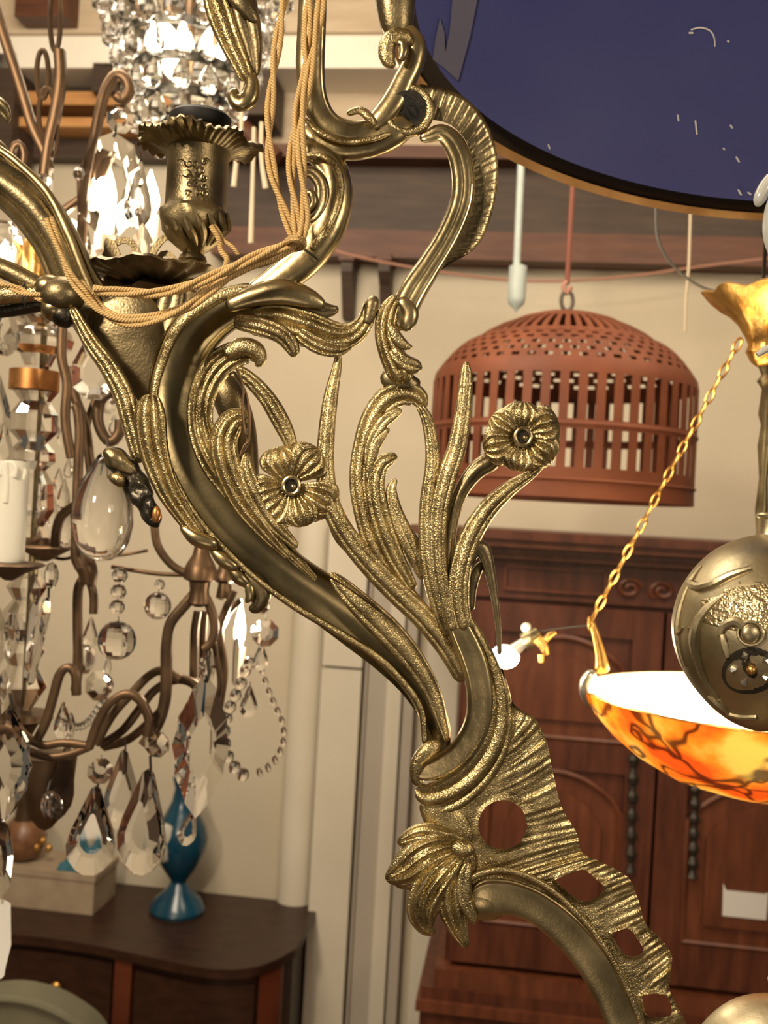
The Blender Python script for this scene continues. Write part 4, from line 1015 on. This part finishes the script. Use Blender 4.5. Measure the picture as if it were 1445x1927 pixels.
# ================================================================== EMBOSSED METAL LAMP FONT (right edge)
NICK = mat('old_nickel_brass', (.34, .29, .18), .42, 1, nscale=30, nvar=.08, color2=(.50, .44, .30), bump=.3, bscale=300, bdist=.0006)
NICKG = mat('granulated_nickel', (.36, .29, .16), .36, 1, nscale=30, color2=(.55, .46, .28), bump=1.0, bscale=420, bdist=.0012, bdetail=1)
DFn = .60; kf = DFn / FPX
def font(cx, top, lab):
    o = at(cx, top, DFn)
    F = thing('embossed_lamp_font', lab, 'lamp font', o)
    pr = [(2, -44), (24, -42), (26, -34), (20, -30), (20, -6), (24, 0), (40, 4), (70, 16), (104, 38), (136, 74), (158, 116), (168, 160), (168, 196), (156, 240), (134, 280), (100, 320), (60, 350), (24, 364), (3, 368)]
    c = cr([(a, b) for a, b in pr], 60)
    body = obj('body', G().lathe([(max(r, .5) * kf, -y * kf) for r, y in c], o, 96), NICK, F)
    def rad(y):
        for (r0, y0), (r1, y1) in zip(c, c[1:]):
            if y0 <= y <= y1 and y > 0: return r0 + (r1 - r0) * (y - y0) / (y1 - y0 + 1e-9)
        return 20
    def onb(x, y, lift=0):
        R0 = rad(y); f_ = sqrt(max(0, 1 - (min(abs(x), R0) / R0) ** 2)); x -= 58 * f_; y -= 19 * f_
        R = rad(max(1, y)) + lift; xx = max(-R * .995, min(R * .995, x))
        return o + Vector((xx * kf, -sqrt(max(0, R * R - xx * xx)) * kf, -y * kf))
    def emb(name, pts, m=NICK, r=4, lift=1, n=8):
        pts = [(p[0], p[1], (p[2] if len(p) > 2 else r) * 1.5) for p in pts]
        cc = cr([(p + (r,))[:3] for p in pts], max(10, len(pts) * 8))
        return obj(name, G().tube([onb(a, b, lift) for a, b, _ in cc], [max(.4, q[2] * (1 if True else 1)) * kf for q in cc], n), m, F)
    emb('raised_scroll', [(-10, 78, 3), (-45, 92, 5), (-78, 110, 6), (-100, 116, 6), (-112, 104, 5), (-108, 86, 3), (-104, 76, 2)])
    emb('raised_scroll', [(-60, 126, 1.5), (-86, 150, 5), (-104, 180, 7), (-108, 215, 7), (-98, 250, 5), (-80, 285, 4), (-50, 318, 3)])
    emb('raised_scroll', [(-134, 110, 1.5), (-150, 140, 3), (-154, 185, 4), (-146, 225, 3), (-132, 262, 2)])
    emb('raised_scroll', [(-128, 190, 1), (-136, 215, 3.5), (-128, 240, 1)])
    emb('raised_scroll', [(-66, 318, 2), (-44, 330, 5), (-20, 348, 3)])
    emb('raised_scroll', [(-20, 350, 4), (0, 352, 4), (20, 346, 4)])
    g = G(); nu_, nv_ = 30, 20
    for i in range(nu_ + 1):
        for j in range(nv_ + 1):
            x = -100 + 160 * i / nu_; yt = 124 - 34 * i / nu_ if x > -100 else 120; yb = 178 + 14 * sin(pi * i / nu_)
            if x < -60: yt = 126 - (x + 60) * .3
            g.v.append(onb(x, yt + (yb - yt) * j / nv_, 1.2 if 0 < i < nu_ and 0 < j < nv_ else -1))
    for i in range(nu_):
        for j in range(nv_):
            a = i * (nv_ + 1) + j; g.f.append((a, a + 1, a + nv_ + 2, a + nv_ + 1))
    obj('granulated_field', g, NICKG, F)
    g = G()
    rnd = random.Random(5)
    for i in range(150):
        x = rnd.uniform(-88, 60); y = rnd.uniform(100, 178)
        if x < -60 and y < 130: continue
        g.sphere(onb(x, y, .2), rnd.uniform(1.4, 2.6) * kf, 6, 4)
    obj('granulation', g, NICK, F, kind='stuff')
    g = G()
    for i in range(34):
        t = i / 33; x = -118 + 66 * t ** 1.6; y = 190 + 130 * t
        g.sphere(onb(x, y, .3), 2.2 * kf, 6, 4)
    obj('beaded_line', g, NICK, F, kind='stuff')
    emb('open_bracket', [(-72, 200, 4), (-62, 180, 5), (-44, 172, 6), (-28, 184, 5), (-18, 176, 4)], lift=3)
    emb('open_bracket', [(-66, 196, 4), (-62, 214, 5), (-54, 236, 3)], lift=3)
    ce = onb(-22, 190, 6)
    obj('boss', G().sphere(ce, 17 * kf, 20, 12, (1, .5, 1)), NICK, F)
    obj('boss_rim', G().tube([onb(-22 + 20 * cos(2*pi*i/24), 190 + 20 * sin(2*pi*i/24), 5) for i in range(24)], 3 * kf, 8, closed=True), NICK, F)
    d = G(); ring = [onb(-14 + 44 * cos(2*pi*i/28), 258 + 44 * sin(2*pi*i/28), 1.0) for i in range(28)]
    d.v = ring + [onb(-14, 258, 1.4)]; d.f = [(i, (i+1) % 28, 28) for i in range(28)]
    obj('dark_recess', d, BK, F)
    for i in range(5):
        a = 2 * pi * i / 5 + .5; q = onb(-14 + 22 * cos(a), 254 + 20 * sin(a), 3); q2 = onb(-14 + 36 * cos(a), 254 + 34 * sin(a), 2)
        obj('star_petal', G().tube([q, (q + q2) / 2, q2], [1.5 * kf, 7 * kf, .5 * kf], 5), mat('petal_silver', (.6, .62, .6), .3, 1) if 'petal_silver' not in bpy.data.materials else bpy.data.materials['petal_silver'], F, 20)
    obj('star_center', G().sphere(onb(-14, 254, 5), 9 * kf, 12, 8), GILT, F)
    return F
font(1448, 1008, 'embossed silvery brass lamp body at the right edge beside the amber bowl')
font(1470, 1884, 'lower embossed silvery lamp body at the bottom right corner')
ft = thing('frosted_glass_curl', 'milky glass curled tip at the right edge beside the blue disc', 'glass ornament', at(1440, 440, .55))
MILK = mat('milky_glass', (.75, .78, .76), .15, trans=.45, ior=1.45)
obj('finger', G().ptube([(1452, 335, 12), (1440, 352, 13), (1430, 372, 12), (1427, 382, 9), (1426, 388, 4)], .55, 14), MILK, ft)
obj('body', G().ptube([(1462, 360, 12), (1456, 400, 18), (1456, 440, 20), (1462, 480, 14), (1470, 500, 8)], .55, 16), MILK, ft)
obj('foot', G().ptube([(1425, 668, 5), (1440, 658, 7), (1456, 650, 6)], .55, 10), MILK, ft)

# ================================================================== CRYSTAL PIECES (prototypes share their mesh)
def facet(outline, th, table=.55, edge=.22, m=GLASS, name='crystal'):
    """cut crystal: outline (x,z), facets front and back"""
    n = len(outline); cx_ = sum(p[0] for p in outline) / n; cz_ = sum(p[1] for p in outline) / n
    v = []; f = []
    L = []
    for (s, y) in ((table, -th), (.999, -th * edge), (.999, th * edge), (table, th)):
        L.append(len(v)); v += [(cx_ + (x - cx_) * s, y, cz_ + (z - cz_) * s) for x, z in outline]
    for a, b in zip(L, L[1:]):
        for i in range(n): j = (i+1) % n; f.append((a+i, a+j, b+j, b+i))
    f.append(tuple(L[0] + i for i in range(n))[::-1]); f.append(tuple(L[3] + i for i in range(n)))
    me = mesh(name, v, f, m, 0); return me
def lathed(prof, n, m=GLASS, flat=True, name='crystal'):
    g = G().lathe([(max(r, .001), z) for r, z in prof], (0, 0, 0), n)
    return mesh(name, g.v, g.f, m, 0 if flat else 60)
# heights are 1, hung from the top (z=0)
P_DROP = facet([(0, 0), (.05, -.04), (.14, -.28), (.22, -.50), (.26, -.68), (.24, -.82), (.15, -.94), (.06, -1), (-.06, -1), (-.15, -.94), (-.24, -.82), (-.26, -.68), (-.22, -.50), (-.14, -.28), (-.05, -.04)], .10, .5)
P_LEAF = facet([(.16 * (sin(pi * t / 10) ** .8) * (1.0 + .12 * (t % 2)) * 1.05 * s, -t / 10) for s, ts in ((1, range(0, 11)), (-1, range(9, 0, -1))) for t in ts], .075, .45)
P_OCT = facet([(.5 * cos(2*pi*i/8 + pi/8), -.5 + .5 * sin(2*pi*i/8 + pi/8)) for i in range(8)], .24, .5)
P_HEX = facet([(.0, 0), (.22, -.1), (.33, -.45), (.3, -.8), (.12, -1), (-.12, -1), (-.33, -.82), (-.36, -.45), (-.2, -.1)], .16, .5)
P_BALL = lathed([(sin(pi * i / 9) * .5, -.5 - cos(pi * i / 9) * .5) for i in range(9, -1, -1)][::-1], 12)
P_BEAD = lathed([(.0, -1), (.32, -.92), (.5, -.62), (.5, -.38), (.32, -.08), (0, 0)], 8)
P_PRISM = lathed([(.0, -1), (.055, -.96), (.075, -.2), (.05, -.04), (.0, 0)], 3)
P_EGG = lathed([(.0, -1), (.12, -.985), (.22, -.93), (.29, -.82), (.325, -.66), (.31, -.48), (.24, -.28), (.14, -.12), (.08, -.03), (.0, 0)][::1], 32, flat=False)
P_TEAR = lathed([(0, -1), (.14, -.96), (.23, -.83), (.24, -.66), (.19, -.44), (.10, -.22), (.05, -.08), (0, 0)], 10)
P_PIN = mesh('wire_pin', *(lambda g: (g.v, g.f))(G().tube([(0, 0, .12), (.02, 0, 0), (0, 0, -.06)], .014, 5)), IRON)
def hang(name, me, parent, x, y, h, D, wide=1, rz=0, tilt=0, pin=True):
    """crystal hung with its top at pixel (x, y), h pixels tall"""
    s = h * D / FPX
    o = inst(name, me, parent, at(x, y, D), (0, tilt, rz), (s * wide, s * wide, s))
    if pin:
        p = bpy.data.objects.new('wire_pin', P_PIN); COL.objects.link(p); p.parent = o
    return o

# ------------------------------------------------------------------ bronze crystal chandelier (left)
DX = 1.05
xc = thing('bronze_crystal_chandelier', 'bronze strap chandelier hung with clear crystal drops and balls on the left', 'chandelier', at(80, 1000, DX))
SB = [(-.45, -1), (.45, -1), (.45, 1), (-.45, 1)]
def bar(pts, D=DX, r=None, nm='strap_arm', m=BZ):
    return obj(nm, G().ptube([(x, y, (r or 10)) for x, y in pts], D, 8, sect=[(-.7, -1), (.7, -1), (1, -.6), (1, .6), (.7, 1), (-.7, 1), (-1, .6), (-1, -.6)], ref=(0, 1, 0)), m, xc, 50)
bar([(-20, -20), (8, 70), (28, 130), (45, 185), (62, 240), (85, 290), (92, 320)], 1.0, 9)
bar([(112, 95), (114, 150), (104, 215), (92, 270), (84, 330)], 1.0, 10)
bar([(150, 470), (158, 400), (168, 330), (180, 250), (196, 178), (218, 142), (238, 150), (243, 172), (232, 188), (219, 180)], 1.08, 9)
bar([(205, 300), (185, 345), (150, 375), (118, 400), (100, 440)], 1.1, 8)
bar([(40, 330), (46, 290), (36, 270), (24, 282), (28, 310), (50, 340), (70, 400)], .98, 6)
for (cx_, cy_, a, b, w) in ((104, 30, 10, 66, 5), (80, 140, 11, 46, 5), (88, 215, 15, 50, 5), (100, 250, 8, 44, 4)):
    obj('chain_link', G().tube([at(cx_ + a * cos(2*pi*i/22), cy_ + b * sin(2*pi*i/22), 1.0) for i in range(22)], w * 1.0 / FPX, 8, closed=True), BZ, xc)
bar([(118, 600), (116, 671), (126, 722), (123, 790), (134, 862)], 1.0, 8)
bar([(140, 762), (146, 772), (150, 812), (148, 860), (145, 940), (143, 1037), (150, 1070)], 1.0, 8)
bar([(136, 690), (140, 740), (160, 800), (168, 860), (172, 905), (165, 930), (145, 948), (118, 968), (107, 995), (104, 1030)], 1.04, 8)
bar([(212, 736), (190, 752), (184, 785), (192, 815), (208, 832), (224, 815), (226, 790)], 1.02, 9)
bar([(208, 835), (222, 812), (232, 790), (236, 770), (226, 750), (214, 755)], 1.06, 6)
bar([(180, 750), (166, 790), (162, 830), (172, 900)], 1.06, 6)
obj('arm_cup', G().ptube([(142, 1030, 10), (150, 1048, 18), (160, 1062, 20), (166, 1080, 18), (166, 1100, 14)], 1.03, 16), BZ, xc)
bar([(158, 1085), (147, 1112), (146, 1180), (147, 1250), (142, 1300)], 1.03, 8)
bar([(168, 1090), (176, 1120), (176, 1155)], 1.03, 7)
bar([(70, 1392), (86, 1360), (100, 1312), (112, 1270), (128, 1256), (142, 1268), (144, 1308)], 1.0, 8)
bar([(290, 985), (296, 1025), (318, 1058), (345, 1076), (385, 1084)], 1.02, 7)
bar([(210, 1066), (250, 1073), (300, 1080), (352, 1082)], 1.02, 4)
bar([(88, 1046), (120, 1052), (150, 1046), (215, 1046), (278, 1036)], 1.1, 3)
lat('arm_finial', [(6, 1012), (11, 1016), (14, 1030), (17, 1045), (26, 1060), (31, 1072), (31, 1090), (20, 1095), (18, 1110), (22, 1135), (8, 1142)], 378, 1060, BZ, 24, D=1.02, par=xc)
lat('arm_finial', [(8, 1050), (12, 1056), (14, 1070), (22, 1082), (22, 1092), (12, 1098), (16, 1125), (6, 1130)], 424, 1080, BZ, 20, D=1.12, par=xc)
bar([(366, 1118), (345, 1142), (322, 1172), (314, 1215), (313, 1270), (310, 1320), (296, 1365), (270, 1402)], 1.02, 10)
bar([(388, 1125), (398, 1150), (404, 1180), (398, 1208), (384, 1222)], 1.02, 8)
bar([(402, 1205), (408, 1240), (414, 1280), (410, 1312), (400, 1320)], 1.03, 5)
bar([(372, 1150), (366, 1190), (364, 1275)], 1.1, 7); bar([(385, 1150), (382, 1200), (380, 1275)], 1.12, 6)
bar([(440, 1112), (424, 1150), (413, 1186), (420, 1240), (421, 1275), (413, 1330)], 1.10, 7)
bar([(452, 1130), (430, 1152), (418, 1180)], 1.12, 6)
bar([(167, 1408), (184, 1360), (206, 1324), (236, 1306), (262, 1316), (280, 1352), (276, 1385)], 1.0, 8)
bar([(180, 1400), (212, 1345), (247, 1306), (280, 1272), (306, 1262), (338, 1278)], 1.06, 8)
bar([(189, 1402), (230, 1375), (262, 1335), (290, 1300), (326, 1280), (356, 1282), (382, 1302)], 1.08, 8)
bar([(195, 1405), (240, 1392), (280, 1360), (310, 1330)], 1.10, 8)
bar([(20, 1345), (45, 1382), (80, 1402), (120, 1398), (170, 1404)], 1.0, 7)
bar([(40, 1408), (90, 1424), (130, 1420), (168, 1406)], 1.0, 7)
bar([(-30, 1370), (10, 1380), (60, 1395)], 1.0, 8)
obj('bottom_bowl', G().lathe([(a * DX / FPX, -b * DX / FPX) for a, b in [(54, 0), (50, 50), (44, 90), (30, 120), (14, 140), (4, 146)]], at(92, 1420, 1.08), 32), BZ, xc)
# candle sleeves, pans, bulbs
def candle(x, y0, y1, r, D, m=WAX, drips=False):
    c = lat('candle_sleeve', [(r * .4, y0 - 1), (r, y0), (r, y1)], x, (y0 + y1) / 2, m, 28, D=D, par=xc)
    if drips:
        for (dx, a, b, w) in ((-8, y0 + 2, y0 + 78, 6), (8, y0 + 2, y0 + 30, 6), (r - 3, y0 + 4, y0 + 34, 5), (-18, y0 + 2, y0 + 26, 6)):
            obj('wax_drip', G().ptube([(x + dx * .6 - 4, a, w * .7, .0), (x + dx, (a + b) / 2, w * .8, 0), (x + dx - 3, b, w, 0)], D - r * D / FPX * sqrt(max(.05, 1 - (dx / r) ** 2)), 8), m, c)
    return c
candle(22, 868, 1058, 28, .97, WAX, True)
lat('candle_pan', [(10, 1056), (60, 1058), (66, 1062), (30, 1078), (8, 1092)], 18, 1070, BZ, 36, D=.97, par=xc)
lat('candle_pan', [(10, 1014), (20, 1014), (20, 1024), (48, 1026), (52, 1030), (28, 1044), (8, 1056)], 84, 1030, BZ, 36, D=1.08, par=xc)
def bulb(x, y, w, h, D, sleeve=0, pw=.5, m=SLEEVE):
    o = lat('flame_bulb', [(1, y - h/2), (w * .12, y - h * .36), (w * .34, y - h * .12), (w * .48, y + h * .12), (w * .46, y + h * .3), (w * .3, y + h * .46), (w * .2, y + h * .5)], x, y, BULB, 20, D=D, par=xc)
    if sleeve: lat('candle_sleeve', [(w * .25, y + h * .5), (w * .42, y + h * .5 + 2), (w * .42, y + h * .5 + sleeve)], x, y + h * .5 + sleeve / 2, m, 20, D=D, par=xc)
    if pw: point('bulb_light', at(x, y, D - .03), pw, (1, .82, .56), .01)
    return o
bulb(198, 355, 44, 116, 1.12, 60, 1.3); bulb(282, 362, 38, 84, 1.16, 90, .8); bulb(145, 430, 30, 90, 1.14, 50, .8)
bulb(8, 485, 44, 70, 1.1, 0, .8); bulb(452, 1172, 22, 90, 1.18, 60, .6)
lat('lamp_glass', [(24, 420), (34, 445), (40, 470), (34, 500), (22, 512), (22, 505), (32, 496), (37, 470), (31, 446), (22, 424)], 4, 470, GLASS, 20, D=1.08, par=xc, cap=False, sm=0)
# turned glass column
def gl(prof, cx_, D=1.08, n=14, m=GLASS, nm='glass_column', sm=0, cy_=None):
    return lat(nm, prof, cx_, cy_ or prof[0][1], m, n, D=D, par=xc, sm=sm)
gl([(20, 545), (40, 560), (58, 590), (48, 604), (30, 612)], 78, n=18)
gl([(30, 612), (56, 622), (66, 640), (62, 656), (34, 668), (24, 690)], 76, n=18)
gl([(46, 698), (46, 735), (40, 736)], 66, m=COPPER, nm='copper_collar', sm=42, n=32)
gl([(42, 738), (28, 756), (44, 780), (46, 812), (26, 832), (42, 850), (44, 868), (26, 884), (42, 910), (46, 960), (28, 990), (40, 1010), (24, 1030)], 68, n=12)
gl([(22, 1080), (38, 1104), (24, 1128), (42, 1150), (42, 1180), (24, 1204), (40, 1224), (26, 1250), (48, 1290), (20, 1336)], 52, n=12)
gl([(9, 540), (9, 1340)], 92, m=BD, nm='center_rod', sm=42)
gl([(14, 1336), (52, 1340), (54, 1352), (28, 1362), (14, 1390), (10, 1420)], 45, m=BZ, nm='column_base', sm=42, n=28)
gl([(12, 520), (40, 528), (20, 540), (26, 460), (14, 440)], 66, m=GILT, nm='column_top', sm=42, n=24)
# crystals (x, y of top, height)
C_ = 'crystal_drop'
b0 = hang('crystal_ball', P_BALL, xc, 222, 1168, 74, 1.0)
for (y, s) in ((1068, 29), (1099, 29), (1128, 28)): hang('crystal_bead', P_BEAD, xc, 226 - (y - 1068) * .08, y, s, 1.0, 1.05)
hang('crystal_ball', P_BALL, xc, 298, 1114, 52, 1.04); hang('crystal_bead', P_BEAD, xc, 301, 1090, 20, 1.04)
hang('crystal_egg', P_EGG, xc, 200, 850, 206, 1.0, .86)
hang('crystal_egg', P_EGG, xc, 128, 950, 80, 1.06, .9)
hang(C_, P_HEX, xc, 182, 636, 116, 1.0, 1.0, .2)
hang(C_, P_OCT, xc, 190, 1426, 50, 1.0, 1.0, .2); hang(C_, P_DROP, xc, 181, 1478, 168, 1.0, 1.05, .15, .03)
hang(C_, P_OCT, xc, 297, 1376, 50, 1.0, 1.0, -.2); hang(C_, P_DROP, xc, 280, 1446, 200, 1.0, .98, -.3, .05)
hang(C_, P_DROP, xc, 234, 1410, 150, 1.06, .9, .5)
hang(C_, P_LEAF, xc, 388, 1268, 272, 1.0, 1.05, .25, .02); hang(C_, P_DROP, xc, 365, 1520, 72, 1.04, .9, .3, .2)
hang(C_, P_LEAF, xc, 18, 1330, 216, .97, 1.25, -.2); hang(C_, P_HEX, xc, -4, 1538, 160, .97, .6, .2)
hang(C_, P_DROP, xc, 128, 1400, 140, 1.06, .8, .8, .12); hang(C_, P_HEX, xc, 90, 1488, 56, 1.05, 1, .6, -.3)
hang(C_, P_PRISM, xc, 88, 1124, 168, .99, 1.0, .4, .14); hang(C_, P_PRISM, xc, 70, 1130, 150, 1.02, 1.0, 1.2, .1)
hang('crystal_bead', P_BEAD, xc, 98, 1058, 50, .99, .55)
hang(C_, P_OCT, xc, 228, 196, 56, 1.08, .98, .1); hang(C_, P_HEX, xc, 214, 250, 190, 1.08, .92, .3)
hang(C_, P_DROP, xc, 262, 300, 130, 1.1, .9, .6); hang(C_, P_DROP, xc, 150, 380, 120, 1.1, .8, .2); hang(C_, P_LEAF, xc, 270, 420, 100, 1.1, 1.2, .2)
hang(C_, P_LEAF, xc, 165, 450, 110, 1.1, 1.2, .5); hang('crystal_bead', P_BEAD, xc, 150, 315, 24, 1.05)
hang(C_, P_DROP, xc, 86, 300, 100, 1.04, .5, .5); hang(C_, P_PRISM, xc, 96, 320, 90, 1.03, 1, .9)
hang(C_, P_OCT, xc, 500, 1164, 54, 1.12, 1, .3); hang(C_, P_OCT, xc, 492, 1120, 36, 1.12, 1, 0)
hang(C_, P_DROP, xc, 492, 1212, 50, 1.12, 1.2, .5); hang(C_, P_LEAF, xc, 392, 1218, 80, 1.03, 1.1, .2)
hang('crystal_bead', P_BEAD, xc, 470, 1236, 24, 1.12, 1)
for (x, y) in ((466, 1262), (458, 1286), (448, 1308), (438, 1330), (431, 1352), (427, 1376), (428, 1400), (434, 1424), (446, 1444), (462, 1458)):
    hang('crystal_bead', P_BEAD, xc, x, y - 12, 26, 1.14, .85, 0, .3, pin=False)
for (x, y) in ((490, 1262), (497, 1282), (504, 1302), (512, 1320), (520, 1338), (528, 1356), (532, 1376), (531, 1396), (525, 1414), (515, 1430), (502, 1444), (486, 1454)):
    hang('crystal_bead', P_BEAD, xc, x, y - 9, 19, 1.14, .6, 0, -.3, pin=False)
for (x, y, s) in ((445, 1200, 90), (470, 1290, 60), (402, 1330, 90), (418, 1350, 100)): hang(C_, P_PRISM if s > 80 else P_DROP, xc, x, y, s, 1.15, 1.1, .4)
for (x, y, s) in ((130, 860, 40), (122, 900, 60), (112, 880, 44), (104, 780, 46), (100, 930, 60), (118, 800, 40), (175, 860, 44), (172, 1160, 60), (100, 1000, 40), (205, 750, 30), (215, 780, 40), (160, 1210, 60), (188, 1260, 60), (204, 1230, 40)):
    hang(C_, random.choice((P_DROP, P_TEAR, P_OCT)), xc, x, y, s, 1.12, .9, random.uniform(0, 1), pin=False)
# garland at the lower left
for i in range(16):
    t = i / 15; x = 118 + 90 * t; y = 1350 + 38 * sin(pi * t) - 70 * t
    hang('crystal_bead', P_BEAD, xc, x, y, 17, 1.12, .8, pin=False)
for (x, y, s) in ((15, 560, 110), (-5, 700, 130), (10, 800, 80), (-8, 1130, 150), (24, 1150, 90), (8, 1260, 90), (120, 1320, 70), (134, 1340, 60)):
    hang(C_, random.choice((P_DROP, P_HEX, P_LEAF)), xc, x, y, s, 1.04, .9, random.uniform(0, 1), pin=False)
tg = G().poly([(-40, 1692), (6, 1692), (20, 1700), (21, 1778), (14, 1806), (10, 1822), (8, 1836), (2, 1842), (-40, 1842)], 0, 1, lambda x, y, z: at(x, y, .96 + z * .0008))
pt = obj('price_tag', tg, mat('tag_white', (.80, .80, .78), .6), None, 0); tag(pt, 'white card price tag hanging at the left edge under a crystal', 'tag')
obj('string', G().ptube([(4, 1640, 1), (6, 1670, 1), (2, 1700, 1)], .958, 5), PALE, pt)

# ------------------------------------------------------------------ tiered crystal basket chandelier (top)
DT2 = 1.55; kt = DT2 / FPX
tc_ = thing('tiered_crystal_chandelier', 'tiered chandelier packed with rows of teardrop crystals at the top left', 'chandelier', at(356, 60, DT2))
cen = at(356, 60, DT2)
tiers = [(178, -78, 20, 60), (160, -22, 18, 60), (142, 34, 16, 60), (124, 90, 15, 58), (104, 145, 13, 56), (84, 198, 11, 52), (50, 244, 7, 44)]
for k, (R, y, n, h) in enumerate(tiers):
    z = -(y - 60) * kt
    obj('tier_ring', G().lathe([((R - 8) * kt, z + .007), ((R - 3) * kt, z + .007), ((R - 3) * kt, z - .006), ((R - 8) * kt, z - .006)], cen, 48, cap=False), BK, tc_)
    for i in range(n):
        a = 2 * pi * (i + .5 * (k % 2)) / n
        s = h * kt * 1.12
        o = inst('crystal_drop', P_TEAR, tc_, cen + Vector((R * kt * cos(a), R * kt * sin(a), z)), (random.uniform(-.1, .1), random.uniform(-.1, .1), a), (s * 1.2, s * 1.2, s))
obj('center_rod', G().tube([cen + Vector((0, 0, .3)), cen + Vector((0, 0, -200 * kt))], .008, 10), BZ, tc_)
for i in range(3):
    a = 2 * pi * i / 3; o = cen + Vector((70 * kt * cos(a), 70 * kt * sin(a), -40 * kt))
    obj('bulb', G().sphere(o, .02, 14, 10), BULB, tc_)
point('tier_light', cen + Vector((0, 0, -.02)), 2.0, (1, .85, .6), .05)

# ------------------------------------------------------------------ small bare bulb lamp between arm and armoire
sl = thing('small_bulb_lamp', 'small bare lit bulb with a tarnished holder before the armoire', 'lamp', at(975, 1215, 1.05))
D6 = 1.05
obj('bulb', G().sphere(at(950, 1236, D6), 25 * D6 / FPX, 18, 12, (1.1, 1, .9)), BULB, sl)
obj('bulb_neck', G().ptube([(965, 1225, 14), (982, 1212, 11), (992, 1206, 12)], D6, 12), mat('dull_nickel', (.3, .28, .25), .4, .8), sl)
obj('holder', G().ptube([(985, 1208, 16), (1000, 1200, 18), (1014, 1190, 12)], D6, 14), BD, sl)
obj('glass_knob', G().sphere(at(990, 1181, D6), 10 * D6 / FPX, 12, 8), mat('bead_glass', (.6, .58, .5), .1), sl)
for p in ([(1010, 1200, 10), (1022, 1215, 9), (1028, 1232, 6)], [(1026, 1205, 6), (1034, 1196, 6), (1046, 1190, 3)], [(1018, 1232, 6), (1018, 1246, 5)]):
    obj('gilt_leaf', G().ptube(p, D6 - .01, 8), GILT, sl)
obj('arm', G().ptube([(1014, 1188, 2, 0), (1060, 1182, 1.6, .01), (1114, 1176, 1.6, .03)], D6, 6), IRON, sl)
point('bulb_light', at(935, 1236, D6 - .05), 1.0, (1, .86, .62), .02)
